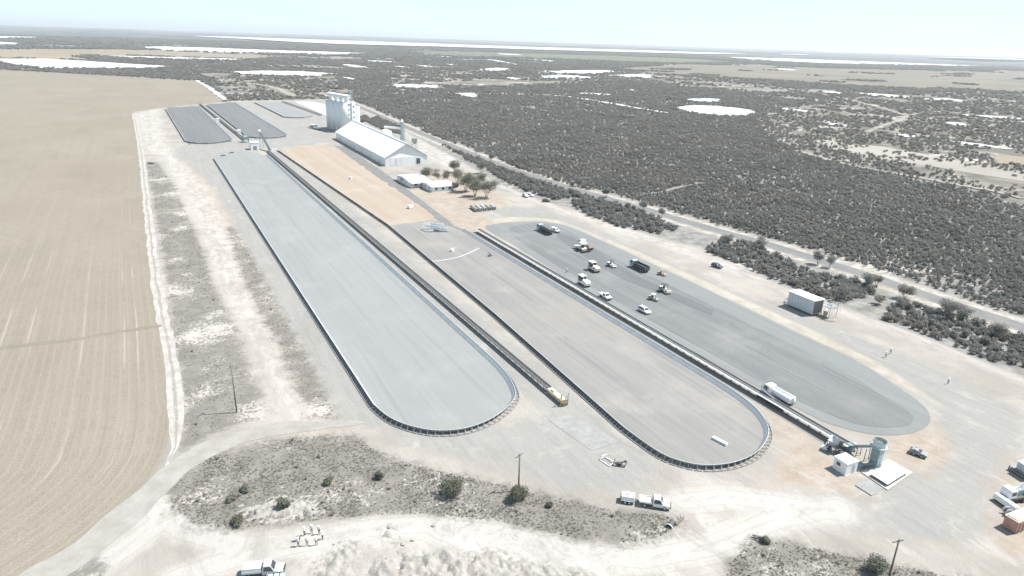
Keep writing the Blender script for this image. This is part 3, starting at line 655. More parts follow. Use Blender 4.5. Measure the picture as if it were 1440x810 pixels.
def paddock(name, lo, hi):
    m, nt, b = new_mat(name); p = pos_n(nt); n = noise_n(nt, p, 0.004, 5, 0.65); n2 = noise_n(nt, map_n(nt, p, (1, 0.2, 1)), 0.03, 4, 0.6)
    nt.links.new(mix_n(nt, math_n(nt, 'ADD', math_n(nt, 'MULTIPLY', n2, 0.4), math_n(nt, 'MULTIPLY', ramp01(nt, n, 0.3, 0.7), 0.6)), lo, hi), b.inputs['Base Color']); b.inputs['Roughness'].default_value = 0.95; return m
M_TAN = paddock('paddock_tan', (0.25, 0.205, 0.15), (0.36, 0.31, 0.24)); M_DRY = paddock('paddock_dry', (0.16, 0.15, 0.12), (0.27, 0.24, 0.195)); M_GREEN = paddock('paddock_green', (0.13, 0.15, 0.095), (0.2, 0.2, 0.14))
M_PATCH = paddock('pale_clearing', (0.24, 0.22, 0.185), (0.43, 0.40, 0.355))
PADDOCKS = [
    ('tan far paddock behind the nearest salt lake', M_TAN, [(-140, 71), (0, 70.6), (60, 69.3), (170, 69.6), (250, 72.5), (400, 80.3), (350, 83), (250, 80.2), (190, 78), (120, 77.6), (100, 80), (140, 85), (0, 81.5), (-140, 80)]),
    ('wide dry paddock at the right in the middle distance', M_DRY, [(870, 96), (960, 90.5), (1080, 93), (1180, 96.5), (1300, 99), (1440, 100.5), (1600, 104), (1600, 138), (1440, 130), (1340, 126), (1280, 124), (1190, 120), (1110, 114), (1010, 108), (930, 104)]),
    ('greenish far paddock below the great salt lake', M_GREEN, [(560, 71), (700, 73.8), (860, 78.5), (960, 82), (1040, 87), (960, 89), (880, 87), (800, 83.5), (680, 79.5), (600, 76)]),
    ('tan clearing of tracks and dry grass in the scrub at right', M_PATCH, [(1146, 198), (1176, 195), (1200, 203), (1240, 206), (1290, 215), (1340, 225), (1390, 232), (1440, 240), (1560, 262), (1560, 275), (1440, 256), (1380, 246), (1320, 236), (1260, 228), (1210, 220), (1170, 210)]),
    ('pale dry clearing at the right frame edge', M_TAN, [(1396, 222), (1412, 218), (1440, 221), (1540, 236), (1540, 250), (1440, 232), (1405, 230)]),
]
for i, (lab, mt, pts) in enumerate(PADDOCKS):
    w = W(pts); d0 = np.hypot(*w.mean(0))
    struct('field', flat_poly('field', mt, ragged(w, d0 * 0.003, d0 * 0.01, i * 2.3), 0.12 + d0 * 0.00006), lab, 'field')
TRACKS = [
    ('white sandy track winding through the woodland middle distance', [(596, 127), (640, 131.5), (700, 132), (760, 133.5), (800, 136.5), (850, 144), (900, 153), (950, 161)], 9),
    ('thin white firebreak through the near woodland', [(560, 143), (640, 141), (720, 143), (800, 151), (850, 160), (910, 164)], 3),
    ('white track from the dry paddock down towards the scrub', [(1030, 116), (1080, 122), (1140, 129), (1190, 140), (1240, 152), (1270, 162)], 9),
    ('white sandy gully track above the tan clearing', [(1218, 187), (1240, 178), (1262, 171), (1276, 163), (1290, 160)], 7),
    ('white track along the edge of the bush beside the clearing', [(1120, 212), (1160, 224), (1220, 238), (1290, 250), (1350, 262), (1390, 268), (1440, 280)], 5),
    ('pale clearing edge track behind the far pads', [(276, 113.5), (290, 121), (304, 131), (318, 141.5)], 6),
    ('white sand ridge behind the far pads', [(312, 116), (340, 117), (370, 120), (395, 127), (412, 136)], 12),
    ('light track leaving the sealed road into the woodland', [(900, 276), (930, 271), (950, 266), (985, 258)], 2.2),
    ('distant white track streaks by the wide dry paddock', [(1190, 125), (1260, 128), (1340, 131), (1400, 134), (1480, 137)], 10),
    ('white streak of sand across the right-hand scrub', [(1300, 163), (1350, 168), (1400, 171), (1470, 174)], 9),
]
for i, (lab, pts, w_) in enumerate(TRACKS):
    l = W(pts); l = resample(smooth(l, 8), 8)
    struct('path', strip('path', M_SALT if i in (0, 5) else M_PATCH, l, [w_ * (0.75 + 0.9 * abs(mnoise.noise((k * 0.37, i * 5.1, 0.4)))) for k in range(len(l))], 0.5, w_ * 0.5), lab, 'track')

# ------------------------------------------------------------------ foliage kinds
def leaf_mat(name, lo, hi, hue=None):
    m, nt, b = new_mat(name); r = nd(nt, 'ShaderNodeObjectInfo').outputs['Random']; p = nd(nt, 'ShaderNodeTexCoord').outputs['Object']
    n = noise_n(nt, p, 2.5, 3, 0.6)
    c = mix_n(nt, math_n(nt, 'ADD', math_n(nt, 'MULTIPLY', r, 0.6), math_n(nt, 'MULTIPLY', n, 0.4)), lo, hi)
    if hue:
        c = mix_n(nt, ramp01(nt, r, 0.8, 0.95), c, hue)
        lc = nd(nt, 'ShaderNodeObjectInfo').outputs['Location']
        c = mix_n(nt, math_n(nt, 'MULTIPLY', ramp01(nt, noise_n(nt, lc, 0.012, 4, 0.65), 0.45, 0.65), 0.75), c, hue)
        dk_ = mix_n(nt, math_n(nt, 'MULTIPLY', ramp01(nt, noise_n(nt, lc, 0.03, 3, 0.6), 0.5, 0.65), 0.45), (1.35, 1.35, 1.35), (0.75, 0.78, 0.75))
        mm = nd(nt, 'ShaderNodeMix', data_type='RGBA', blend_type='MULTIPLY'); mm.inputs[0].default_value = 1.0; nt.links.new(c, mm.inputs[6]); nt.links.new(dk_, mm.inputs[7]); c = mm.outputs[2]
    nt.links.new(c, b.inputs['Base Color']); b.inputs['Roughness'].default_value = 0.75; b.inputs['Specular IOR Level'].default_value = 0.12
    tr = nd(nt, 'ShaderNodeBsdfTranslucent'); nt.links.new(c, tr.inputs[0]); ms = nd(nt, 'ShaderNodeMixShader'); ms.inputs[0].default_value = 0.4     # thin leaves let light through
    out = [n_ for n_ in nt.nodes if n_.type == 'OUTPUT_MATERIAL'][0]; nt.links.new(b.outputs[0], ms.inputs[1]); nt.links.new(tr.outputs[0], ms.inputs[2]); nt.links.new(ms.outputs[0], out.inputs[0])
    return m
M_MALLEE = leaf_mat('mallee_leaf', (0.275, 0.28, 0.26), (0.375, 0.375, 0.35), (0.36, 0.338, 0.3))
M_EUC = leaf_mat('gum_leaf', (0.22, 0.235, 0.19), (0.34, 0.35, 0.285))
M_SHRUB = leaf_mat('shrub_leaf', (0.17, 0.185, 0.135), (0.27, 0.275, 0.2))
M_DRYG = leaf_mat('dry_grass_blade', (0.45, 0.425, 0.375), (0.62, 0.585, 0.525), (0.40, 0.395, 0.34))
M_BARK = paint('bark', (0.22, 0.19, 0.16), 0.9, 0, 0.35, 3.0)

def leaves(mb, c, r, n, size, rnd, mi=0, flat=0.5):
    """leaf-sized faces spread through a clump"""
    for _ in range(n):
        while True:
            d = Vector((rnd.uniform(-1, 1), rnd.uniform(-1, 1), rnd.uniform(-1, 1)))
            if 0.05 < d.length < 1: break
        d = d * (0.55 + 0.45 * rnd.random()) / max(d.length, 0.4) if rnd.random() < 0.6 else d
        p = Vector((c[0] + d.x * r[0], c[1] + d.y * r[1], c[2] + d.z * r[2]))
        nrm = (d.normalized() * 0.7 + Vector((rnd.gauss(0, .5), rnd.gauss(0, .5), rnd.gauss(0.3, .5)))).normalized()
        t = nrm.orthogonal().normalized(); t = Matrix.Rotation(rnd.uniform(0, 6.28), 3, nrm) @ t; b_ = nrm.cross(t)
        s1 = size * rnd.uniform(0.6, 1.3); s2 = s1 * flat
        mb.add([p - t * s1, p - b_ * s2, p + t * s1, p + b_ * s2], [(0, 1, 2, 3)], mi)

HIDE = bpy.data.collections.new('foliage_kinds')
def proto(name, build, mats):
    mb = MB(); build(mb); me = mb_raw(name, mb, mats); o = bpy.data.objects.new(name, me); HIDE.objects.link(o); return o
def mb_raw(name, mb, mats):
    me = bpy.data.meshes.new(name); me.from_pydata(mb.v, [], mb.f)
    for m_ in mats: me.materials.append(m_)
    if len(mats) > 1: me.polygons.foreach_set('material_index', mb.m)
    me.update(); return me

def scatter(name, pts, scl, kinds, seed, label, cat, rotx=0.0):
    """one 'stuff' object: chosen foliage kinds instanced on a cloud of points"""
    me = bpy.data.meshes.new(name); me.from_pydata([tuple(p) for p in pts], [], [])
    r = np.random.default_rng(seed); n = len(pts)
    a = me.attributes.new('scl', 'FLOAT_VECTOR', 'POINT'); a.data.foreach_set('vector', np.asarray(scl, np.float32).ravel())
    rot = np.zeros((n, 3), np.float32); rot[:, 2] = r.uniform(0, 6.283, n)
    a = me.attributes.new('rot', 'FLOAT_VECTOR', 'POINT'); a.data.foreach_set('vector', rot.ravel())
    a = me.attributes.new('pick', 'INT', 'POINT'); a.data.foreach_set('value', r.integers(0, len(kinds), n).astype(np.int32))
    o = obj(name, me); tag(o, label, cat, kind='stuff')
    col = bpy.data.collections.new(name + '_kinds')
    for k in kinds: col.objects.link(k)
    ng = bpy.data.node_groups.new(name, 'GeometryNodeTree'); ng.interface.new_socket('Geometry', in_out='INPUT', socket_type='NodeSocketGeometry'); ng.interface.new_socket('Geometry', in_out='OUTPUT', socket_type='NodeSocketGeometry')
    gi = ng.nodes.new('NodeGroupInput'); go = ng.nodes.new('NodeGroupOutput'); ip = ng.nodes.new('GeometryNodeInstanceOnPoints'); ci = ng.nodes.new('GeometryNodeCollectionInfo')
    ci.inputs['Collection'].default_value = col; ci.inputs['Separate Children'].default_value = True; ci.inputs['Reset Children'].default_value = True
    def named(nm, t):
        x = ng.nodes.new('GeometryNodeInputNamedAttribute'); x.data_type = t; x.inputs['Name'].default_value = nm; return [s for s in x.outputs if s.enabled and s.name == 'Attribute'][0]
    ng.links.new(gi.outputs[0], ip.inputs['Points']); ng.links.new(ci.outputs[0], ip.inputs['Instance']); ip.inputs['Pick Instance'].default_value = True
    ng.links.new(named('pick', 'INT'), ip.inputs['Instance Index']); ng.links.new(named('scl', 'FLOAT_VECTOR'), ip.inputs['Scale'])
    e2r = ng.nodes.new('FunctionNodeEulerToRotation'); ng.links.new(named('rot', 'FLOAT_VECTOR'), e2r.inputs[0]); ng.links.new(e2r.outputs[0], ip.inputs['Rotation'])
    ng.links.new(ip.outputs[0], go.inputs[0])
    md = o.modifiers.new('scatter', 'NODES'); md.node_group = ng
    return o

rnd = random.Random(11)
def shrub_build(n, lumps):
    def f(mb):
        for _ in range(lumps):
            a = rnd.uniform(0, 6.28); d = rnd.uniform(0, 0.55)
            leaves(mb, (d * math.cos(a), d * math.sin(a), rnd.uniform(0.35, 0.75)), (rnd.uniform(.35, .55), rnd.uniform(.35, .55), rnd.uniform(.28, .42)), n // lumps, 0.15, rnd)
        for _ in range(4):
            a = rnd.uniform(0, 6.28); mb.cyl((0, 0, 0), (0.35 * math.cos(a), 0.35 * math.sin(a), 0.6), 0.035, 0.015, 4, 1)
    return f
MALLEES = [proto('mallee_kind', shrub_build(170, 5), [M_MALLEE, M_BARK]) for _ in range(6)]
SHRUBS = [proto('shrub_kind', shrub_build(150, 4), [M_SHRUB, M_BARK]) for _ in range(3)]
def tuft_build(mb):
    for _ in range(26):
        a = rnd.uniform(0, 6.28); d = rnd.uniform(0, .5); x, y = d * math.cos(a), d * math.sin(a); h = rnd.uniform(.35, 1.0); l = rnd.uniform(-.35, .35), rnd.uniform(-.35, .35); w = .06
        mb.add([(x - w, y, 0), (x + w, y, 0), (x + l[0], y + l[1], h)], [(0, 1, 2)])
TUFTS = [proto('tuft_kind', tuft_build, [M_DRYG]) for _ in range(4)]

# ------------------------------------------------------------------ woodland as far as the clumps can be told from the ground
def pxin(polys, u, v):
    r = np.zeros(u.shape, bool)
    for p in polys: r |= inside(np.array(p, float), u, v)
    return r
CLEAR = [[(a, b_) for a, b_ in l[2]] for l in LAKES] + [l[2] for i, l in enumerate(PADDOCKS) if i != 3]
k = 0.0041
ths = np.arange(-0.86, 0.86, k); lr = np.arange(math.log(150), math.log(7000), k * 1.35)
T, L_ = np.meshgrid(ths, lr); T = T.ravel(); L_ = L_.ravel()
r_ = np.random.default_rng(3)
T = T + r_.uniform(-.5, .5, T.shape) * k; L_ = L_ + r_.uniform(-.5, .5, T.shape) * k * 1.35
D_ = np.exp(L_); ang = YAW + T
FX, FY = D_ * np.sin(ang), D_ * np.cos(ang)
u, v = to_px(FX, FY)
keep = sdf(YARD, FX, FY) > 2.5
keep &= sdf(FIELD, FX, FY) > 2
keep &= ~(pxin([PADDOCKS[3][2]], u, v) & (r_.uniform(0, 1, u.shape) > .55))
clr = pxin(CLEAR, u, v); pdk = pxin([PADDOCKS[1][2]], u, v)
keep &= ~clr | (pdk & (np.array([mnoise.noise((x / 160., y / 160., 2.1)) for x, y in zip(FX, FY)]) > .42))
rd = dline(ROADLINE, FX, FY)
keep &= rd > 8.5 + r_.uniform(0, 5, rd.shape)
for lab, pts, w_ in TRACKS: keep &= dline(W(pts), FX, FY) > w_ * 0.75 + D_ * 0.001
left_of_road = np.zeros(keep.shape, bool)
rx = np.interp(FY, ROADLINE[::-1, 1], ROADLINE[::-1, 0]); left_of_road = (FX < rx) & (FY < 700)
STRIPS = [[(684, 238), (692, 226), (716, 226), (760, 246), (800, 258), (834, 268), (822, 278), (780, 281), (742, 270), (704, 252)],
          [(798, 286), (830, 278), (872, 288), (925, 308), (956, 325), (925, 329), (875, 321), (828, 304)],
          [(993, 353), (1008, 338), (1068, 346), (1100, 362), (1127, 380), (1180, 392), (1213, 399), (1234, 412), (1200, 424), (1167, 424), (1103, 401), (1043, 374)],
          [(1243, 450), (1250, 434), (1282, 429), (1327, 438), (1393, 462), (1440, 478), (1560, 520), (1560, 575), (1440, 524), (1377, 503), (1310, 473)],
          [(590, 182), (627, 193), (657, 213), (647, 218), (613, 200)], [(530, 165), (562, 178), (566, 190), (540, 184), (512, 170)], [(648, 214), (690, 226), (686, 236), (655, 226)], [(498, 158), (516, 160), (520, 172), (502, 172)]]
keep &= ~left_of_road
# thin out with broad patches, thicker close by; salt country on the right is open
dens = np.array([mnoise.noise((x / 95.0, y / 95.0, 8.2)) + 0.6 * mnoise.noise((x / 30.0, y / 30.0, 2.2)) for x, y in zip(FX, FY)])
od = unite(OPEN, FX, FY); open_r = od < 0
big = np.array([mnoise.noise((x / 420.0, y / 420.0, 3.2)) + .6 * mnoise.noise((x / 150.0, y / 150.0, 6.2)) for x, y in zip(FX, FY)])
prob = np.where(D_ < 1300, 0.84, 0.88) - np.where(open_r, 0.42, 0) - np.clip(dens - 0.14, 0, 1) * np.where(open_r, 1.6, np.where(D_ < 900, 0.7, 1.1)) - np.where(D_ > 1300, np.clip(big - .12, 0, 1) * 1.9, 0)
keep &= r_.uniform(0, 1, keep.shape) < prob
FX, FY, D_ = FX[keep], FY[keep], D_[keep]
sz = np.clip(D_ * k * 1.02, 1.5, 40) * r_.uniform(0.5, 1.3, len(FX))
hz = np.clip(0.85 + D_ * 0.0006, 1.0, 4.2) * r_.uniform(0.55, 1.6, len(FX))
scatter('mallee_woodland', np.stack([FX, FY, np.zeros(len(FX))], 1), np.stack([sz * 0.95, sz * 0.95, hz * 1.5], 1), MALLEES, 5, 'grey-green mallee woodland filling the land beyond the road', 'woodland')
# roadside scrub between the yard and the road
n = 60000; SX = r_.uniform(100, 300, n); SY = r_.uniform(60, 720, n); u, v = to_px(SX, SY)
kp = pxin(STRIPS, u, v) & (dline(ROADLINE, SX, SY) > 6)
SX, SY = SX[kp], SY[kp]; sel = r_.uniform(0, 1, len(SX)) < 0.62; SX, SY = SX[sel], SY[sel]
sz = r_.uniform(1.2, 2.1, len(SX)); scatter('roadside_scrub', np.stack([SX, SY, np.zeros(len(SX))], 1), np.stack([sz, sz, sz * r_.uniform(.9, 1.5, len(SX))], 1), MALLEES, 6, 'dark grey scrub thickets between the yard and the road', 'scrub')

# ------------------------------------------------------------------ haze
M_HAZE = bpy.data.materials.new('haze_air'); M_HAZE.use_nodes = True; nt = M_HAZE.node_tree; nt.nodes.clear()
o = nd(nt, 'ShaderNodeOutputMaterial'); pv = nd(nt, 'ShaderNodeVolumePrincipled'); nt.links.new(pv.outputs[0], o.inputs['Volume'])
pv.inputs['Color'].default_value = (0.90, 0.94, 0.98, 1); pv.inputs['Density'].default_value = 0.00006; pv.inputs['Anisotropy'].default_value = 0.2
hb = MB(); hb.box((0, 0, 70), (180000, 180000, 260)); hz_o = obj('haze', hb.mesh('haze', M_HAZE)); tag(hz_o, 'thin pale haze softening the distance', 'haze', kind='stuff')

# ------------------------------------------------------------------ object materials
M_WHITE = paint('white_paint', (0.98, 0.98, 0.97), 0.45, 0, 0.05, 0.7, 0.12)
M_WCLAD = paint('white_cladding', (0.98, 0.99, 0.99), 0.6, 0, 0.06, 0.12, 0.05)
M_WROOF = paint('white_roof', (0.93, 0.94, 0.94), 0.55, 0, 0.05, 0.1, 0.04)
M_SILO = paint('silo_concrete', (1.02, 1.03, 1.03), 0.8, 0, 0.07, 0.12, 0.05)
M_GALV = paint('galvanised', (0.60, 0.63, 0.65), 0.5, 0.1, 0.15, 0.8, 0.1)
M_SHEET = paint('galvanised_sheet', (0.55, 0.58, 0.595), 0.55, 0.0, 0.14, 0.5, 0.12)
M_GALVD = paint('galvanised_dull', (0.34, 0.355, 0.36), 0.6, 0.2, 0.2, 1.2, 0.15)
M_DARK = paint('dark_steel', (0.12, 0.12, 0.125), 0.6, 0.1, 0.3, 1.5, 0.15)
M_BELT = paint('rubber_belt', (0.09, 0.088, 0.088), 0.85, 0, 0.3, 0.8, 0.25)
M_RUBBER = paint('tyre_rubber', (0.06, 0.06, 0.06), 0.9, 0, 0.2, 3, 0.2)
M_GLASS = paint('dark_glass', (0.06, 0.075, 0.085), 0.12, 0, 0.1, 1, 0.0, 0.7)
M_TEAL = paint('teal_steel', (0.26, 0.36, 0.37), 0.55, 0.05, 0.2, 1.0, 0.1)
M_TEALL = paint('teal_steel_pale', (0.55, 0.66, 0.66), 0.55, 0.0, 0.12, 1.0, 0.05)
M_YEL = paint('worn_yellow', (0.6, 0.46, 0.24), 0.6, 0, 0.2, 1.0, 0.35)
M_CREAMP = paint('cream_paint', (0.72, 0.66, 0.52), 0.5, 0, 0.12, 1.0, 0.2)
M_TAN_P = paint('tan_paint', (0.42, 0.36, 0.29), 0.6, 0, 0.2, 1.0, 0.3)
M_RED = paint('faded_red', (0.52, 0.31, 0.25), 0.65, 0, 0.2, 0.8, 0.15)
M_REDL = paint('faded_salmon', (0.70, 0.57, 0.47), 0.7, 0, 0.2, 0.8, 0.2)
M_NAVY = paint('dark_blue_paint', (0.1, 0.125, 0.16), 0.3, 0.1, 0.15, 1.0, 0.08)
M_BLUEG = paint('blue_grey_paint', (0.4, 0.5, 0.55), 0.45, 0, 0.12, 1.0, 0.1)
M_SILV = paint('silver_paint', (0.66, 0.71, 0.76), 0.35, 0.2, 0.08, 1.0, 0.1)
M_LIGHT = paint('lamp_lens', (0.75, 0.72, 0.66), 0.2)
M_TAIL = paint('tail_lens', (0.5, 0.06, 0.04), 0.3)
M_WOOD = paint('pole_wood', (0.24, 0.215, 0.19), 0.9, 0, 0.3, 2.0)
M_TARP = paint('tarpaulin', (0.50, 0.52, 0.55), 0.7, 0, 0.25, 0.9, 0.25)
M_RUST = paint('rusty_steel', (0.33, 0.26, 0.2), 0.8, 0.1, 0.3, 2.0, 0.3)

# ------------------------------------------------------------------ bunker walls: leaning steel panels on A-frames
WH, WO = 1.0, 0.82
def panel_mesh(L):
    b_ = MB(); b_.add([(0, 0, .06), (L, 0, .06), (L, -WO, WH), (0, -WO, WH), (0, -.045, .03), (L, -.045, .03), (L, -WO - .045, WH - .03), (0, -WO - .045, WH - .03)],
                      [(0, 1, 2, 3), (7, 6, 5, 4), (0, 4, 5, 1), (3, 2, 6, 7), (0, 3, 7, 4), (1, 5, 6, 2)])
    for k_ in np.arange(0.3, L, 0.6): b_.bar((k_, 0.012, .09), (k_, -WO + .02, WH + .015), 0.06, 0.03)
    b_.bar((0, -WO - .06, WH + .03), (L, -WO - .06, WH + .03), 0.13, 0.07)
    return b_.mesh('wall_panel', M_SHEET)
def brace_mesh(L, sp=1.2):
    b_ = MB(); b_.bar((0, -1.75, .07), (L, -1.75, .07), 0.14)
    for k_ in np.arange(sp / 2, L, sp):
        b_.bar((k_, -WO - .05, WH - .03), (k_, -1.75, .1), .06, .08); b_.bar((k_, -.05, .05), (k_, -1.75, .06), .06, .06); b_.bar((k_, -.5, .62), (k_, -1.7, .12), .05, .05)
    return b_.mesh('brace_frame', M_GALVD)
_pm = {}
def wall(line, L, label, gaps=(), braces=True, short=None, step=None):
    pts = resample(line, L); p0 = pts[0]
    t = thing('bunker_wall', label, 'bunker wall', (p0[0], p0[1], 0.06), 0, 'steel walls of the grain bunkers')
    for i in range(len(pts) - 1):
        if i in gaps: continue
        a, c_ = pts[i], pts[i + 1]; l = round(float(np.linalg.norm(c_ - a)), 2)
        if l not in _pm: _pm[l] = (panel_mesh(l), brace_mesh(l, 1.2 if l < 6 else 2.4))
        o = obj('wall_panel', _pm[l][0], t, (a[0] - p0[0], a[1] - p0[1], 0), heading(a, c_))
        if braces: obj('brace_frame', _pm[l][1], o)
    return t
wall(PAD1_L, 6.0, 'long left wall of the pale grey pad, casting dark shade', gaps=(0, 1))
wall(smooth(PAD1_C, 8), 1.5, 'curved steel wall round the near end of the pale grey pad')
wall(PAD1_R, 6.0, 'right wall of the pale grey pad, its pale inner face showing')
wall(PAD2_L, 6.0, 'left wall of the dusty grey pad right of the centre conveyor')
wall(smooth(PAD2_C, 8), 1.5, 'curved steel wall round the near end of the dusty grey pad')
wall(PAD2_R, 6.0, 'right wall of the dusty grey pad beside the right conveyor')
wall(OR_L, 6.0, 'low steel wall along the left side of the orange earth bunker')
wall(W([(233.5, 153.5), (262, 199.5)]), 12.0, 'left wall of the dark far pad nearest the field', braces=False)
wall(smooth(W([(262, 199.5), (274, 202), (292, 202.6), (312, 200.5), (324, 197.5)]), 4), 8.0, 'curved near wall of the dark far pad nearest the field', braces=False)
wall(W([(325, 197), (278, 150)]), 12.0, 'right wall of the dark far pad nearest the field', braces=False)
wall(W([(291, 148), (345, 190)]), 12.0, 'left wall of the dark far pad beside the far conveyor', braces=False)
wall(smooth(W([(345, 190), (352, 193.6), (373, 195), (393, 193.7), (402, 190.5)]), 4), 8.0, 'curved near wall of the right-hand dark far pad', braces=False)
wall(W([(402, 190), (365, 167.5), (328, 144.5)]), 12.0, 'right wall of the right-hand dark far pad', braces=False)
wall(W([(358, 144.5), (400.5, 165.3)]), 12.0, 'dark left wall of the short pale far pad', braces=False)
wall(W([(400.5, 165.3), (415, 166.3), (427, 166.2), (439, 163.5)]), 10.0, 'near wall of the short pale far pad', braces=False)

# ------------------------------------------------------------------ belt conveyors
def conv_meshes(L, walk):
    s_ = MB()
    for y in (-.62, .62): s_.box((L / 2, y, 1.28), (L, .1, .42))
    for x in np.arange(1.0, L, 2.0): s_.bar((x, -.6, 1.1), (x, .6, 1.1), .07)
    lg = MB()
    for y in (-.66, .66): lg.bar((0, y, 0), (0, y * .95, 1.1), .09)
    lg.bar((0, -.66, .35), (0, .66, .35), .06); lg.bar((0, -.66, .1), (0, .62, 1.0), .05)
    bt = MB(); bt.add([(0, -.55, 1.4), (L, -.55, 1.4), (L, -.25, 1.24), (0, -.25, 1.24), (0, .25, 1.24), (L, .25, 1.24), (L, .55, 1.4), (0, .55, 1.4)], [(0, 1, 2, 3), (3, 2, 5, 4), (4, 5, 6, 7)])
    hd = MB()
    if walk:
        hd.box((L / 2, -1.12, 1.3), (L, .78, .06))
        for x in np.arange(.75, L, 1.5): hd.bar((x, -1.5, 1.3), (x, -1.5, 2.2), .04)
        hd.bar((0, -1.5, 2.2), (L, -1.5, 2.2), .05); hd.bar((0, -1.5, 1.75), (L, -1.5, 1.75), .04)
    return s_.mesh('conveyor_frame', M_GALVD), lg.mesh('trestle', M_DARK), bt.mesh('belt', M_BELT), (hd.mesh('walkway', M_GALV) if walk else None)
def conveyor(line, L, label, walk=False, zb=0.06):
    pts = resample(line, L); p0 = pts[0]; l = float(np.linalg.norm(pts[1] - pts[0])); ms = conv_meshes(l, walk)
    t = thing('grain_conveyor', label, 'conveyor', (p0[0], p0[1], zb), heading(p0, pts[-1]), 'belt conveyors between the grain pads')
    for i in range(len(pts) - 1):
        d = float(np.linalg.norm(pts[i] - p0))
        s_ = obj('conveyor_section', ms[0], t, (d, 0, 0)); obj('belt', ms[2], s_)
        for x in np.arange(1.5, l, 3.0): obj('trestle', ms[1], s_, (x, 0, 0))
        if ms[3]: obj('walkway', ms[3], s_)
    return t
c1a, c1b = at(377, 214), at(772, 552)
conveyor(np.array([c1a[:2], c1b[:2]]), 9.0, 'long dark belt conveyor between the two big pads')
c2a, c2b = at(672, 326), at(1196, 634)
conveyor(np.array([c2a[:2], c2b[:2]]), 9.0, 'belt conveyor with pale walkway right of the dusty grey pad', walk=True)
conveyor(W([(281, 147.2), (344, 198)]), 12.0, 'dark belt conveyor between the two far pads')
conveyor(W([(397, 143.6), (452, 163)]), 12.0, 'dark belt conveyor between the far pads by the silos')
# second dark belt running alongside conveyor one
# tail frame of the centre conveyor, worn yellow
hc = heading(c1a, c1b)
t = thing('conveyor_tail', 'yellow tail frame with two upright posts at the centre conveyor end', 'conveyor tail', (c1b.x, c1b.y, 0.02), hc)
b_ = MB()
for y in (-.75, .75): b_.box((3.6, y, 1.0), (7.4, .14, .5))
for x in (0.4, 2.2, 4.0, 5.8): b_.bar((x, -.75, 1.1), (x, .75, 1.1), .1)
part('side_frame', b_, M_YEL, t)
b_ = MB(); b_.box((3.4, 0, 1.28), (6.6, 1.2, .12)); b_.box((2.0, 0, 1.5), (1.6, .9, .4), top=(.7, .7)); part('belt_cover', b_, M_CREAMP, t, 0.03)
for y in (-.95, .95):
    b_ = MB(); b_.bar((7.0, y, 0), (7.0, y, 3.3), .2); b_.bar((7.0, y, 2.6), (6.0, y, 1.2), .1); part('post', b_, M_YEL if y < 0 else M_GALV, t)
b_ = MB(); b_.bar((7.0, -.95, .2), (7.0, .95, .2), .2); b_.bar((7.0, -.95, 1.3), (7.0, .95, 1.3), .16); b_.box((7.1, 0, .7), (.5, 1.3, .8)); part('cross_beam', b_, M_RUST, t)
for x in (.6, 3.4, 6.2):
    b_ = MB()
    for y in (-.7, .7): b_.bar((x, y, 0), (x, y, .9), .12)
    part('leg', b_, M_DARK, t)

# ------------------------------------------------------------------ vehicles
def wheel_meshes(r, w):
    a = MB(); n = 16
    P = []
    prof = [(-w / 2, r * .62), (-w / 2, r * .93), (-w * .36, r), (w * .36, r), (w / 2, r * .93), (w / 2, r * .62)]
    for k_ in range(n):
        t_ = 2 * math.pi * k_ / n
        for (y, rr) in prof: P.append((rr * math.cos(t_), y, rr * math.sin(t_)))
    m_ = len(prof); Fs = [(k_ * m_ + j, ((k_ + 1) % n) * m_ + j, ((k_ + 1) % n) * m_ + j + 1, k_ * m_ + j + 1) for k_ in range(n) for j in range(m_ - 1)]
    a.add(P, Fs); b2 = MB(); b2.cyl((0, -w * .4, 0), (0, w * .4, 0), r * .63, r * .63, 12); b2.cyl((0, -w * .46, 0), (0, w * .46, 0), r * .2, r * .2, 8)
    return a.mesh('wheel', M_RUBBER), b2.mesh('rim', M_GALV)
_wm = {}
def wheels(t, places, r, w):
    if (r, w) not in _wm: _wm[(r, w)] = wheel_meshes(r, w)
    for x, y in places:
        o = obj('wheel', _wm[(r, w)][0], t, (x, y, r)); obj('rim', _wm[(r, w)][1], o)

def glass_side(b_, pts, w, wtop, waist, zt, off=.012):
    for sgn in (-1, 1):
        q = []
        for x, z in pts: hw = w / 2 + (wtop - w) / 2 * (z - waist) / (zt - waist); q.append((x, sgn * (hw + off), z))
        b_.add(q, [tuple(range(len(q)))])
def glass_slope(b_, x0, z0, x1, z1, w0, w1, dx, dz):
    b_.add([(x0 + dx, -w0, z0 + dz), (x0 + dx, w0, z0 + dz), (x1 + dx, w1, z1 + dz), (x1 + dx, -w1, z1 + dz)], [(0, 1, 2, 3)])

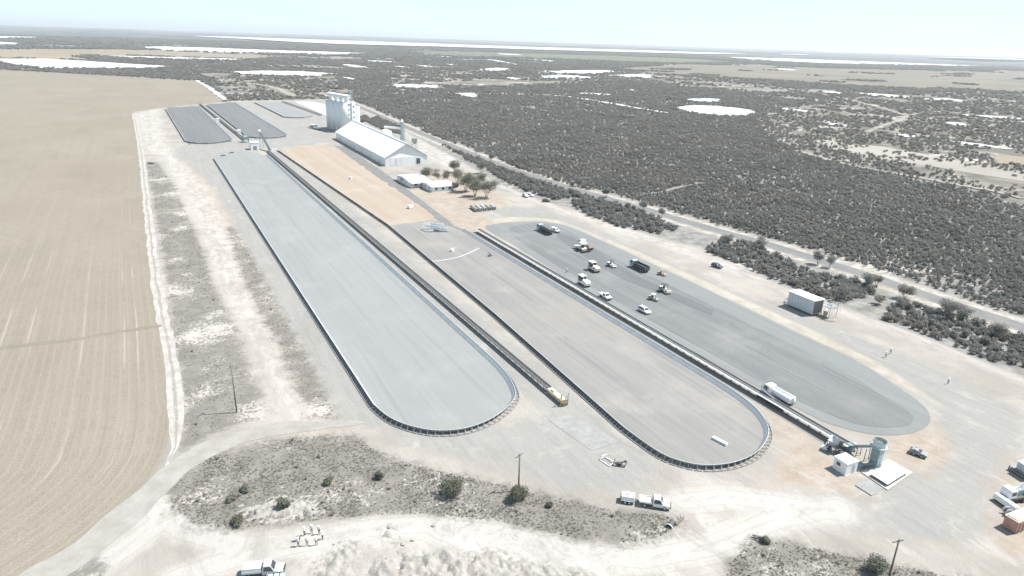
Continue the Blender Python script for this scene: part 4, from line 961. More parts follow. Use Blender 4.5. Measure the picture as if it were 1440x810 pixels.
def wagon(name, label, cat, loc, rz, mat, L=4.8, Wd=1.88, H=1.72):
    t = thing(name, label, cat, loc, rz)
    h = L / 2; wz = 1.02; wt = Wd * .78
    prof = [(-h, .42), (h - .05, .40), (h, .62), (h - .08, .88), (h - 1.15, wz), (h - 1.85, H - .05), (h - 2.3, H), (-h + .45, H - .03), (-h + .05, wz), (-h, .8)]
    b_ = MB(); b_.prism(prof, Wd, 0, wz, wt); part('body', b_, mat, t, 0.05)
    b_ = MB(); glass_side(b_, [(h - 1.3, wz + .06), (h - 1.9, H - .14), (-h + .62, H - .16), (-h + .28, wz + .06)], Wd, wt, wz, H)
    part('side_window', b_, M_GLASS, t)
    b_ = MB(); glass_slope(b_, h - 1.2, wz + .05, h - 1.82, H - .1, Wd * .42, wt * .44, .03, .03); part('windscreen', b_, M_GLASS, t)
    b_ = MB(); glass_slope(b_, -h + .1, wz + .06, -h + .42, H - .12, Wd * .4, wt * .42, -.03, .02); part('rear_window', b_, M_GLASS, t)
    for sg in (-1, 1):
        b_ = MB(); b_.box((h - .06, sg * Wd * .36, .76), (.12, .36, .16)); part('headlight', b_, M_LIGHT, t)
        b_ = MB(); b_.box((-h + .02, sg * Wd * .42, .85), (.08, .2, .28)); part('tail_light', b_, M_TAIL, t)
    for sg in (-1, 1):
        b_ = MB(); b_.bar((h - 2.3, sg * wt * .44, H + .05), (-h + .8, sg * wt * .44, H + .05), .05); part('roof_rail', b_, M_DARK, t)
    wheels(t, [(h - .95, s_ * (Wd / 2 - .1)) for s_ in (-1, 1)] + [(-h + .95, s_ * (Wd / 2 - .1)) for s_ in (-1, 1)], .36, .24)
    b_ = MB(); b_.box((0, 0, .36), (L * .8, Wd * .7, .16)); part('chassis', b_, M_DARK, t)
    return t

def ute(name, label, loc, rz, mat, tray_mat, L=5.4, Wd=1.9, H=1.85, double=False, headboard=True, canopy=False):
    t = thing(name, label, 'ute', loc, rz)
    h = L / 2; wz = 1.12; wt = Wd * .8; cl = 2.15 if double else 1.5       # cab length
    xb = h - 1.25 - cl - .35
    prof = [(xb, .45), (h - .05, .45), (h, .7), (h - .06, .98), (h - 1.25, wz), (h - 1.8, H - .04), (h - 2.1, H), (xb + .15, H), (xb, wz)]
    b_ = MB(); b_.prism(prof, Wd, 0, wz, wt); part('cab', b_, mat, t, 0.05)
    b_ = MB(); glass_side(b_, [(h - 1.42, wz + .06), (h - 1.86, H - .14), (xb + .3, H - .14), (xb + .2, wz + .06)], Wd, wt, wz, H); part('side_window', b_, M_GLASS, t)
    b_ = MB(); glass_slope(b_, h - 1.3, wz + .05, h - 1.78, H - .09, Wd * .42, wt * .44, .03, .03); part('windscreen', b_, M_GLASS, t)
    b_ = MB(); b_.box((-h + (xb + h) / 2 - .04, 0, .95), (xb + h - .1, Wd + .04, .1))
    for sg in (-1, 1): b_.box((-h + (xb + h) / 2 - .04, sg * (Wd / 2), 1.12), (xb + h - .1, .05, .26))
    b_.box((-h + .03, 0, 1.12), (.05, Wd, .26)); part('tray', b_, tray_mat, t)
    if headboard:
        b_ = MB()
        for y in (-.85, -.3, .3, .85): b_.bar((xb - .15, y, .95), (xb - .15, y, H + .03), .06)
        for z in (1.35, H): b_.bar((xb - .15, -.88, z), (xb - .15, .88, z), .07)
        part('headboard', b_, M_DARK, t)
    if canopy:
        b_ = MB(); b_.box(((-h + xb) / 2 - .05, 0, 1.42), (xb + h - .2, Wd, .72), top=(.96, .9)); part('canopy', b_, tray_mat, t, .04)
    for sg in (-1, 1):
        b_ = MB(); b_.box((h - .05, sg * Wd * .36, .82), (.1, .34, .18)); part('headlight', b_, M_LIGHT, t)
    b_ = MB(); b_.box((h + .08, 0, .6), (.2, Wd * .9, .32)); b_.bar((h + .12, -.5, .6), (h + .12, -.5, 1.05), .07); b_.bar((h + .12, .5, .6), (h + .12, .5, 1.05), .07); b_.bar((h + .12, -.5, 1.05), (h + .12, .5, 1.05), .07); part('bull_bar', b_, M_DARK, t)
    b_ = MB(); b_.box((-.1, 0, .6), (L * .86, .9, .22)); part('chassis', b_, M_DARK, t)
    wheels(t, [(h - .95, s_ * (Wd / 2 - .13)) for s_ in (-1, 1)] + [(-h + 1.05, s_ * (Wd / 2 - .13)) for s_ in (-1, 1)], .4, .26)
    return t

def truck(name, label, loc, rz, cab_mat, kind, body_mat, L=8.6, raised=0.0):
    t = thing(name, label, 'truck', loc, rz); h = L / 2; Wd = 2.45
    b_ = MB(); b_.box((-.3, 0, .82), (L - .8, .9, .28)); b_.box((-.3, 0, .62), (L * .3, 1.6, .4)); part('chassis', b_, M_DARK, t)
    prof = [(h - 2.1, .75), (h - .05, .6), (h, 1.0), (h - .08, 1.75), (h - .32, 2.85), (h - .6, 3.0), (h - 1.95, 3.0), (h - 2.1, 2.85)]
    b_ = MB(); b_.prism(prof, Wd, 0, 1.75, Wd * .9); part('cab', b_, cab_mat, t, .07)
    b_ = MB(); glass_slope(b_, h - .1, 1.85, h - .3, 2.75, Wd * .44, Wd * .4, .03, .01); part('windscreen', b_, M_GLASS, t)
    b_ = MB(); glass_side(b_, [(h - .3, 1.8), (h - .48, 2.65), (h - 1.4, 2.65), (h - 1.4, 1.8)], Wd, Wd * .9, 1.75, 3.0); part('side_window', b_, M_GLASS, t)
    b_ = MB(); b_.box((h + .08, 0, .62), (.22, Wd, .36)); part('bumper', b_, M_WHITE if cab_mat is M_WHITE else M_GALV, t)
    for sg in (-1, 1):
        b_ = MB(); b_.box((h + .02, sg * .95, 1.0), (.1, .34, .2)); part('headlight', b_, M_LIGHT, t)
        b_ = MB(); b_.bar((h - .3, sg * 1.2, 2.5), (h - .1, sg * 1.55, 2.4), .05); b_.box((h - .08, sg * 1.58, 2.1), (.08, .18, .55)); part('mirror', b_, M_DARK, t)
    x0, x1 = -h, h - 2.35
    if kind == 'tanker':
        b_ = MB(); n = 18; prof2 = [(1.2 * math.copysign(abs(math.cos(a)) ** .55, math.cos(a)), .85 * math.copysign(abs(math.sin(a)) ** .55, math.sin(a))) for a in [2 * math.pi * k_ / n for k_ in range(n)]]
        P = []; xs_ = [x0, x0 + .25, x1 - .25, x1]
        for x, f_ in zip(xs_, (.8, 1, 1, .8)): P += [(x, y * f_, 1.98 + z * f_) for y, z in prof2]
        b_.add(P, [(i * n + k_, i * n + (k_ + 1) % n, (i + 1) * n + (k_ + 1) % n, (i + 1) * n + k_) for i in range(3) for k_ in range(n)] + [tuple(range(n))[::-1], tuple(range(3 * n, 4 * n))])
        part('tank', b_, body_mat, t, 0, True)
        for x in np.linspace(x0 + 1.0, x1 - 1.0, 3):
            b_ = MB(); b_.cyl((x, 0, 2.75), (x, 0, 2.98), .32, .3, 12); part('hatch', b_, M_GALV, t)
        b_ = MB(); b_.box(((x0 + x1) / 2, 0, 2.86), (x1 - x0 - .8, .5, .05)); b_.bar((x0 + .4, .35, 3.15), (x1 - .4, .35, 3.15), .05); part('catwalk', b_, M_GALVD, t)
        b_ = MB()
        for y in (-.3, .3): b_.bar((x0 - .06, y, .8), (x0 - .06, y, 2.9), .05)
        for z in np.arange(1.0, 2.9, .35): b_.bar((x0 - .06, -.3, z), (x0 - .06, .3, z), .04)
        part('ladder', b_, M_GALVD, t)
    else:
        R = Matrix.Rotation(raised, 4, 'Y'); piv = Vector((x0 + .3, 0, 1.05))
        b_ = MB(); Lb = x1 - x0
        b_.box((x0 + Lb / 2, 0, 1.1), (Lb, Wd, .1))
        for sg in (-1, 1): b_.box((x0 + Lb / 2, sg * (Wd / 2 - .04), 1.78), (Lb, .08, 1.3)); 
        for x in np.arange(x0 + .4, x1, .8):
            for sg in (-1, 1): b_.box((x, sg * (Wd / 2 + .04), 1.75), (.1, .08, 1.3))
        b_.box((x1 - .04, 0, 1.9), (.08, Wd - .02, 1.56)); b_.box((x0 + .04, 0, 1.75), (.08, Wd - .02, 1.24))
        b_.v = [tuple(R @ (Vector(v_) - piv) + piv) for v_ in b_.v]; part('tipper_body', b_, body_mat, t)
        b_ = MB(); b_.box((x0 + Lb / 2, 0, 1.5), (Lb - .2, Wd - .2, .6), top=(.9, .8)); b_.v = [tuple(R @ (Vector(v_) - piv) + piv) for v_ in b_.v]
        part('load', b_, M_BELT, t)
        if raised:
            b_ = MB(); e_ = R @ (Vector((x1 - .6, 0, 1.05)) - piv) + piv; b_.cyl((x1 - .5, 0, .9), tuple(e_), .12, .08, 8); part('hoist', b_, M_GALV, t)
    ys = (-(Wd / 2 - .18), Wd / 2 - .18)
    wheels(t, [(h - 1.15, y) for y in ys], .5, .3)
    wheels(t, [(x, y * .93) for x in (x0 + 1.15, x0 + 2.4) for y in ys], .5, .5)
    if L > 9: wheels(t, [(h - 2.7, y) for y in ys], .5, .3)
    for sg in (-1, 1):
        b_ = MB(); b_.box((x0 + 1.8, sg * (Wd / 2 - .2), 1.06), (2.6, .5, .05)); b_.box((x0 - .02, sg * .95, .95), (.06, .3, .2)); part('mudguard', b_, M_DARK, t)
    return t

def roller(name, label, loc, rz, body_mat, roof_mat, kind='drum', s=1.0, cab=True):
    """compaction roller: 'drum' (front drum, rear tyres), 'tandem' (two drums), 'tyre' (rows of smooth tyres)"""
    t = thing(name, label, 'roller', loc, rz)
    if kind == 'tyre':
        b_ = MB(); b_.box((0, 0, .95 * s), (4.8 * s, 1.95 * s, .6 * s)); b_.prism([(.2 * s, 1.2 * s), (2.4 * s, 1.2 * s), (2.5 * s, 1.4 * s), (2.2 * s, 1.85 * s), (.2 * s, 2.0 * s)], 1.8 * s); part('body', b_, body_mat, t, .06 * s)
        b_ = MB(); b_.box((-1.2 * s, 0, 1.32 * s), (1.9 * s, 1.8 * s, .16 * s)); b_.box((-1.3 * s, 0, 1.7 * s), (.5 * s, .55 * s, .6 * s)); part('seat_deck', b_, M_DARK, t)
        b_ = MB()
        for x in (-2.1, -.3):
            for y in (-.85, .85): b_.bar((x * s, y * s, 1.3 * s), (x * s, y * s, 2.85 * s), .09 * s)
        part('canopy_post', b_, M_DARK, t)
        b_ = MB(); b_.box((-1.2 * s, 0, 2.95 * s), (2.3 * s, 1.95 * s, .18 * s), top=(.9, .9)); part('canopy', b_, roof_mat, t, .03)
        b_ = MB(); glass_side(b_, [(-.35 * s, 1.5 * s), (-.35 * s, 2.75 * s), (-2.0 * s, 2.75 * s), (-2.0 * s, 1.9 * s)], 1.78 * s, 1.78 * s, 0, 1); part('side_window', b_, M_GLASS, t)
        wheels(t, [(x * s, y * s) for x in (-1.75, 1.75) for y in (-.75, -.25, .25, .75)], round(.48 * s, 3), round(.4 * s, 3))
    else:
        fx = 1.35 * s
        b_ = MB(); b_.cyl((fx, -.85 * s, .62 * s), (fx, .85 * s, .62 * s), .62 * s, .62 * s, 20); part('drum', b_, M_GALVD, t)
        b_ = MB()
        for sg in (-1, 1): b_.box((fx, sg * .95 * s, .68 * s), (1.6 * s, .1 * s, .3 * s))
        b_.box((fx - .82 * s, 0, .68 * s), (.16 * s, 2.0 * s, .36 * s)); b_.box((fx + .82 * s, 0, .68 * s), (.16 * s, 2.0 * s, .36 * s)); part('drum_yoke', b_, body_mat, t, .02)
        b_ = MB(); b_.prism([(-2.3 * s, .65 * s), (-.5 * s, .55 * s), (.35 * s, .7 * s), (.35 * s, 1.15 * s), (-.8 * s, 1.25 * s), (-2.2 * s, 1.5 * s), (-2.4 * s, 1.2 * s)], 1.45 * s); part('body', b_, body_mat, t, .05 * s)
        b_ = MB()
        for x in (-1.0, .25):
            for y in (-.65, .65): b_.bar((x * s, y * s, 1.15 * s), (x * s, y * s, 2.5 * s), .08 * s)
        part('canopy_post', b_, M_DARK, t)
        b_ = MB(); b_.box((-.38 * s, 0, 2.56 * s), (1.75 * s, 1.6 * s, .12 * s), top=(.92, .92)); part('canopy', b_, roof_mat, t, .02)
        b_ = MB(); b_.box((-.6 * s, 0, 1.35 * s), (.5 * s, .5 * s, .3 * s)); b_.box((-.85 * s, 0, 1.7 * s), (.12 * s, .5 * s, .5 * s)); part('seat', b_, M_DARK, t)
        if kind == 'tandem':
            b_ = MB(); b_.cyl((-1.35 * s, -.85 * s, .6 * s), (-1.35 * s, .85 * s, .6 * s), .6 * s, .6 * s, 20); part('drum', b_, M_GALVD, t)
        else:
            wheels(t, [(-1.35 * s, y * s) for y in (-.72, .72)], round(.65 * s, 3), round(.45 * s, 3))
    return t

def along(px1, px2): return heading(at(*px1), at(*px2))
RZP = along((700, 330), (1150, 585))                        # heading from the far to the near end of the pads
def P(px, py): return at(px, py, 0.0)
def on(px, py, z=0.10): v_ = at(px, py, z); return (v_.x, v_.y, z)
truck('asphalt_tanker', 'dark bitumen tanker truck at the far end of the new asphalt', on(766, 327, .145), RZP + math.pi, M_BLUEG, 'tanker', M_DARK, 10.6)
ute('white_ute', 'white ute tucked behind the dark bitumen tanker', on(781, 326, .145), RZP + .1, M_WHITE, M_WHITE, 4.9, canopy=True, headboard=False)
truck('tipper_truck', 'brown tipper with tray raised, feeding the paver', on(824, 349, .06), RZP + math.pi, M_WHITE, 'tip', M_TAN_P, 8.2, raised=0.42)
truck('tipper_truck', 'blue-grey tipper truck with dark empty tray by the cream margin', on(899, 379, .065), RZP + math.pi, M_BLUEG, 'tip', M_DARK, 9.2)
# paver
pv_ = on(818, 352, .145)
t = thing('asphalt_paver', 'asphalt paver with white canopy laying the dark strip', 'paver', pv_, RZP + math.pi)
b_ = MB(); b_.prism([(-2.0, .35), (2.2, .35), (2.4, .8), (2.0, 1.5), (-1.6, 1.6), (-2.0, 1.2)], 2.3); part('body', b_, M_CREAMP, t, .06)
b_ = MB(); b_.add([(2.2, -1.5, 1.5), (3.9, -1.5, 1.3), (3.9, 1.5, 1.3), (2.2, 1.5, 1.5), (2.4, -.9, .5), (3.7, -.9, .5), (3.7, .9, .5), (2.4, .9, .5)], [(0, 1, 5, 4), (1, 2, 6, 5), (2, 3, 7, 6), (3, 0, 4, 7), (4, 5, 6, 7)]); part('hopper', b_, M_WHITE, t)
for sg in (-1, 1):
    b_ = MB(); b_.prism([(-1.9, 0.02), (1.9, 0.02), (2.2, .35), (1.9, .72), (-1.9, .72), (-2.2, .35)], .38, y0=sg * 1.05); part('crawler_track', b_, M_RUBBER, t, .04)
b_ = MB(); b_.box((-2.9, 0, .3), (.9, 4.4, .45)); b_.bar((-2.9, -2.2, .55), (-2.9, 2.2, .55), .1); b_.box((-3.4, 0, .75), (.5, 4.2, .06)); part('screed', b_, M_DARK, t)
b_ = MB()
for x in (-1.7, .6):
    for y in (-.95, .95): b_.bar((x, y, 1.5), (x, y, 3.3), .1)
part('canopy_post', b_, M_DARK, t)
b_ = MB(); b_.box((-.6, 0, 3.4), (3.0, 2.5, .16), top=(.92, .92)); part('canopy', b_, M_WHITE, t, .03)
b_ = MB(); b_.box((-.9, -.5, 1.85), (.5, .5, .55)); b_.box((-.9, .5, 1.85), (.5, .5, .55)); b_.box((-.3, 0, 1.95), (.3, 1.6, .5)); part('operator_console', b_, M_DARK, t)

roller('tyre_roller', 'cream multi-tyre roller with white canopy nearest the paver', on(835, 381, .105), RZP, M_CREAMP, M_WHITE, 'tyre', 1.12)
roller('tyre_roller', 'white multi-tyre roller with white canopy beside the right conveyor', on(821, 401, .105), RZP, M_WHITE, M_WHITE, 'tyre', 1.12)
roller('drum_roller', 'small dark and white drum roller following the paver on the dark strip', on(860, 375, .145), RZP, M_WHITE, M_DARK, 'drum', .95)
roller('drum_roller', 'large cream drum roller with dark cab near the asphalt edge', on(935, 411, .145), RZP, M_CREAMP, M_DARK, 'drum', 1.12)
roller('tandem_roller', 'small tandem roller with white canopy beside the white wagon', on(919, 422, .105), RZP + .25, M_TAN_P, M_WHITE, 'tandem', .82)
roller('tandem_roller', 'tiny orange-brown tandem roller parked on the cream margin', on(931, 387, .04), RZP + .2, M_YEL, M_TAN_P, 'tandem', .78)
ute('work_ute', 'white tray ute parked at the left edge of the new asphalt', on(851, 419, .105), RZP, M_WHITE, M_WHITE, 5.3, headboard=False)
wagon('station_wagon', 'white station wagon parked alone on the new asphalt', 'car', on(906, 439, .105), RZP, M_WHITE, 4.9, 1.9, 1.75)
wagon('dark_hatchback', 'dark blue car parked on the pale sand by the scrub', 'car', on(1008, 376, .01), RZP + .15, M_NAVY, 4.5, 1.85, 1.6)
wagon('silver_car', 'silver car parked by the scrub across from the office trees', 'car', on(739, 277, .01), along((735, 275), (746, 279)), M_SILV, 4.5)
wagon('white_car', 'white car behind the silver car by the scrub', 'car', on(745, 276, .01), along((735, 275), (746, 279)) + .4, M_WHITE, 4.6)
wagon('dark_wagon', 'small dark car half in shade beside the scrub corner', 'car', on(768, 284, .01), RZP + 1.2, M_DARK, 4.2)
# foreground: ute with box trailer
rzu = along((872, 702), (940, 713))
ute('flat_tray_ute', 'white flat-tray ute towing a box trailer by the grass verge', on(920, 711, .01), rzu, M_WHITE, M_WHITE, 5.6, 2.0, 2.0, headboard=True)
t = thing('box_trailer', 'small white box trailer coupled behind the flat-tray ute', 'trailer', on(882.5, 705, .01), rzu)
b_ = MB(); b_.box((0, 0, 1.05), (2.5, 1.75, 1.0), top=(.94, .92)); part('box', b_, M_WHITE, t, .06)
b_ = MB(); b_.box((-.2, 0, 1.585), (.7, .3, .05)); part('roof_vent', b_, M_DARK, t)
b_ = MB(); b_.box((0, 0, .48), (2.6, 1.5, .12)); b_.bar((1.2, -.6, .48), (2.3, 0, .48), .1); b_.bar((1.2, .6, .48), (2.3, 0, .48), .1); part('drawbar', b_, M_DARK, t)
for sg in (-1, 1):
    b_ = MB(); b_.box((-.05, sg * .93, .72), (1.5, .22, .06)); part('mudguard', b_, M_WHITE, t)
wheels(t, [(x, y) for x in (-.4, .35) for y in (-.92, .92)], .33, .2)
b_ = MB(); b_.box((-1.32, 0, .8), (.1, 1.5, .5)); part('rear_door', b_, M_DARK, t)
# bottom edge: silver ute and a small trailer
rzs = along((348, 806), (396, 802))
ute('silver_ute', 'silver-blue ute with long covered tray at the bottom edge', on(371, 806, .01), rzs, M_SILV, M_SILV, 6.2, 2.05, 2.0, headboard=False, canopy=True)
t = thing('cage_trailer', 'low grey cage trailer beside the silver ute at the bottom edge', 'trailer', on(389, 818, .01), rzs)
b_ = MB(); b_.box((0, 0, .62), (2.8, 1.7, .1)); part('deck', b_, M_GALVD, t)
b_ = MB()
for sg in (-1, 1):
    for x in np.linspace(-1.35, 1.35, 6): b_.bar((x, sg * .83, .65), (x, sg * .83, 1.15), .05)
    b_.bar((-1.38, sg * .83, 1.15), (1.38, sg * .83, 1.15), .06)
for x in (-1.38, 1.38): b_.bar((x, -.83, 1.15), (x, .83, 1.15), .06)
part('cage_rail', b_, M_GALV, t)
b_ = MB()
for x in (-.9, 0, .9): b_.box((x, 0, .86), (.72, 1.4, .38), top=(.95, .95))
part('load_crate', b_, M_GALV, t)
b_ = MB(); b_.bar((1.3, 0, .55), (2.3, 0, .5), .1); part('drawbar', b_, M_DARK, t)
wheels(t, [(0, -.95), (0, .95)], .32, .2)
# white grain tanker at the right conveyor
truck('grain_truck', 'white tank truck parked beside the right conveyor near its tower', on(1094, 563, .03), RZP + math.pi, M_WHITE, 'tanker', M_WHITE, 8.2)

# ------------------------------------------------------------------ loading end of the right conveyor
HC2 = heading(c2a, c2b)
tw = at(1229, 656)
t = thing('elevator_tower', 'teal steel elevator tower with round drum on top', 'elevator tower', (tw.x, tw.y, 0.0), HC2)
b_ = MB(); b_.box((0, 0, 2.3), (1.7, 1.55, 4.6)); part('casing', b_, M_TEAL, t)
for z in (.8, 1.7, 2.6, 3.5, 4.4):
    b_ = MB(); b_.box((0, 0, z), (1.82, 1.67, .12)); part('stiffener', b_, M_TEAL, t)
b_ = MB(); b_.box((.875, 0, 2.3), (.05, 1.2, 4.5)); part('painted_lit_face', b_, M_TEALL, t)  # paler teal sheet on one casing face: its sunlight is put into the colour
b_ = MB(); b_.cyl((0, 0, 4.6), (0, 0, 6.2), 1.2, 1.28, 24, caps=False); b_.cyl((0, 0, 4.65), (0, 0, 4.3), 1.2, .7, 24, caps=False); b_.cyl((0, 0, 6.2), (0, 0, 4.7), 1.19, 1.1, 24, caps=False); part('drum', b_, M_TEALL, t)
b_ = MB(); b_.cyl((0, 0, 5.5), (0, 0, 5.55), 1.15, 1.15, 24); part('drum_lid', b_, M_TEAL, t)
b_ = MB()
for k_ in np.linspace(-.9, .9, 5): b_.bar((k_, -math.sqrt(max(1.15 ** 2 - k_ * k_, 0)), 5.75), (k_, math.sqrt(max(1.15 ** 2 - k_ * k_, 0)), 5.75), .09)
part('grating_bar', b_, M_GALVD, t)
b_ = MB(); n_ = 16
for k_ in range(n_):
    a0, a1 = 2 * math.pi * k_ / n_, 2 * math.pi * (k_ + 1) / n_
    b_.bar((1.5 * math.cos(a0), 1.5 * math.sin(a0), 4.9), (1.5 * math.cos(a1), 1.5 * math.sin(a1), 4.9), .4, .04); b_.bar((1.7 * math.cos(a0), 1.7 * math.sin(a0), 5.7), (1.7 * math.cos(a1), 1.7 * math.sin(a1), 5.7), .04)
    b_.bar((1.7 * math.cos(a0), 1.7 * math.sin(a0), 4.9), (1.7 * math.cos(a0), 1.7 * math.sin(a0), 5.7), .04)
part('service_platform', b_, M_GALV, t)
b_ = MB()
for y in (-.25, .25): b_.bar((1.02, y + .3, 0), (1.02, y + .3, 5.2), .05)
for z in np.arange(.3, 5.2, .35): b_.bar((1.02, .05, z), (1.02, .55, z), .04)
part('ladder', b_, M_TEALL, t)
b_ = MB(); b_.box((0, 0, .13), (2.5, 2.3, .26)); part('footing', b_, M_CONC, t)
b_ = MB(); b_.cyl((0.1, -.7, 1.0), (-1.1, -2.7, .45), .28, .28, 10); b_.box((-1.1, -2.7, .45), (1.0, 1.0, .8)); part('discharge_spout', b_, M_TEAL, t)
# inclined feed conveyor into the drum
fa, fb = at(1199, 636), tw
t = thing('feed_conveyor', 'dark inclined feed conveyor rising from the belt to the teal tower', 'conveyor', (fa.x, fa.y, 0.03), heading(fa, fb))
Lf = (fb - fa).length
b_ = MB()
for y in (-.45, .45): b_.bar((-.6, y, 1.1), (Lf - .8, y, 4.3), .1, .4)
for k_ in range(8): f_ = k_ / 7; b_.bar((-.6 + (Lf - .2) * f_, -.45, 1.1 + 3.2 * f_), (-.6 + (Lf - .2) * f_, .45, 1.1 + 3.2 * f_), .08)
part('frame', b_, M_TEAL, t)
b_ = MB(); b_.bar((-.6, 0, 1.22), (Lf - .8, 0, 4.42), .8, .05); part('belt', b_, M_BELT, t)
for f_ in (.25, .62):
    b_ = MB()
    for y in (-.5, .5): b_.bar((Lf * f_, y * 1.3, 0), (Lf * f_, y, 1.1 + 3.2 * f_ - .1), .1)
    b_.bar((Lf * f_, -.6, .6), (Lf * f_, .6, .6), .07); part('trestle', b_, M_DARK, t)
b_ = MB(); b_.box((-.9, 0, .75), (1.7, 1.5, 1.3), top=(.75, .75)); part('boot', b_, M_TEAL, t, .03)
b_ = MB(); b_.cyl((-.9, .9, 1.2), (-.9, 1.5, 1.2), .3, .3, 10); b_.box((-.2, 1.1, .9), (.8, .5, .5)); part('drive_motor', b_, M_GALV, t)
# intake machine beside the belt
im = at(1171, 634)
t = thing('intake_machine', 'grey intake hopper machine on wheels beside the belt end', 'hopper', (im.x, im.y, 0.02), HC2 + .15)
b_ = MB(); b_.add([(-1.1, -1.1, 2.5), (1.1, -1.1, 2.5), (1.1, 1.1, 2.5), (-1.1, 1.1, 2.5), (-.4, -.4, 1.1), (.4, -.4, 1.1), (.4, .4, 1.1), (-.4, .4, 1.1)], [(0, 1, 5, 4), (1, 2, 6, 5), (2, 3, 7, 6), (3, 0, 4, 7), (4, 5, 6, 7)]); part('hopper', b_, M_GALV, t)
b_ = MB()
for x in (-1, 1):
    for y in (-1, 1): b_.bar((x, y, 0.1), (x, y, 2.5), .1)
for y in (-1, 1): b_.bar((-1, y, .2), (1, y, 2.3), .07)
part('stand', b_, M_DARK, t)
b_ = MB(); b_.box((1.7, -.6, .7), (1.3, .9, .8)); b_.cyl((1.7, -.6, 1.1), (1.7, -.6, 1.5), .25, .25, 10); part('engine', b_, M_DARK, t, .03)
b_ = MB(); b_.bar((0, 0, 1.0), (-.6, 2.2, 2.1), .55, .3); part('chute', b_, M_GALVD, t)
b_ = MB(); b_.cyl((.6, 1.2, 1.9), (1.1, 1.2, 1.9), .55, .55, 14); part('fan_housing', b_, M_DARK, t)
wheels(t, [(-.6, -1.25), (.6, -1.25)], .36, .22)
im2 = at(1163, 628)
t = thing('auger_trailer', 'white and dark auger trailer left of the grey intake hopper', 'auger', (im2.x, im2.y, 0.02), HC2 + 1.9)
b_ = MB(); b_.cyl((-1.6, 0, .5), (2.2, 0, 1.8), .22, .22, 10); part('auger_tube', b_, M_WHITE, t)
b_ = MB(); b_.box((-.2, 0, .55), (2.4, .9, .2)); b_.bar((.5, -.4, .6), (1.2, 0, 1.5), .07); b_.bar((.5, .4, .6), (1.2, 0, 1.5), .07); part('frame', b_, M_DARK, t)
b_ = MB(); b_.box((-1.6, 0, .45), (.9, .9, .6), top=(1.2, 1.2)); part('feed_bin', b_, M_WHITE, t)
wheels(t, [(0, -.6), (0, .6)], .33, .2)
# side conveyor standing between truck and belt
sc = at(1086, 566)
t = thing('drive_over_elevator', 'grey lattice loading elevator between the white truck and the belt', 'elevator', (sc.x, sc.y, .03), HC2)
b_ = MB()
for y in (-.5, .5):
    b_.bar((-3.4, y, 2.1), (4.2, y, .5), .09, .3)
    for k_ in range(7): b_.bar((-3.2 + k_ * 1.05, y, 2.0 - k_ * .22), (-2.7 + k_ * 1.05, y, .3), .05)
part('lattice', b_, M_GALV, t)
b_ = MB(); b_.bar((-3.4, 0, 2.15), (4.2, 0, .55), .9, .05); part('belt', b_, M_BELT, t)
b_ = MB(); b_.box((-3.1, 0, 1.0), (1.5, 1.4, 1.4), top=(.7, .7)); part('head_box', b_, M_GALVD, t, .03)
b_ = MB()
for x in (-2.6, 0.2, 2.6):
    for y in (-.55, .55): b_.bar((x, y, 0), (x, y, 1.0), .08)
part('leg', b_, M_DARK, t)
# white control hut and pit cover
hu = at(1187, 661)
t = thing('control_hut', 'square white control hut beside the teal tower', 'hut', (hu.x, hu.y, 0.0), along((1170, 652), (1188, 664)))
b_ = MB(); b_.box((0, 0, 1.35), (3.1, 3.1, 2.6)); part('wall', b_, M_WCLAD, t)
b_ = MB(); b_.box((0, 0, 2.72), (3.3, 3.3, .14)); part('roof', b_, M_WROOF, t, .02)
b_ = MB(); b_.box((1.56, .5, 1.05), (.05, .85, 2.05)); part('door', b_, M_GALV, t)
b_ = MB(); b_.box((-.4, -1.56, 1.65), (.9, .05, .75)); part('window', b_, M_GLASS, t)
b_ = MB(); b_.box((0, 0, .03), (3.5, 3.5, .12)); part('slab', b_, M_CONC, t)
# pit cover
ca, cb, cc, cd = at(1224, 667, .6), at(1250, 652, .6), at(1275, 665, .6), at(1248, 682, .6)
o_ = (ca + cc) / 2
t = thing('pit_cover', 'large flat white pit cover on the cream apron', 'pit cover', (o_.x, o_.y, 0.16), 0)
b_ = MB(); q_ = [ca - o_, cb - o_, cc - o_, cd - o_]
b_.add([(v_.x, v_.y, .60) for v_ in q_] + [(v_.x, v_.y, .5) for v_ in q_], [(0, 1, 2, 3), (7, 6, 5, 4), (0, 4, 5, 1), (1, 5, 6, 2), (2, 6, 7, 3), (3, 7, 4, 0)]); part('deck', b_, M_WROOF, t)
b_ = MB()
for f_ in np.linspace(.06, .94, 9):
    v_ = (cd - o_).lerp(cc - o_, f_) * .97; b_.bar((v_.x, v_.y, 0), (v_.x, v_.y, .5), .18, .18)
    v_ = (ca - o_).lerp(cd - o_, f_) * .97; b_.bar((v_.x, v_.y, 0), (v_.x, v_.y, .5), .14, .14)
part('support', b_, M_GALVD, t)
for k_ in range(1, 4):
    b_ = MB(); p_, r2 = (ca - o_).lerp(cb - o_, k_ / 4), (cd - o_).lerp(cc - o_, k_ / 4); b_.bar((p_.x * .99, p_.y * .99, .625), (r2.x * .99, r2.y * .99, .625), .12, .04); part('cover_joint', b_, M_WCLAD, t)

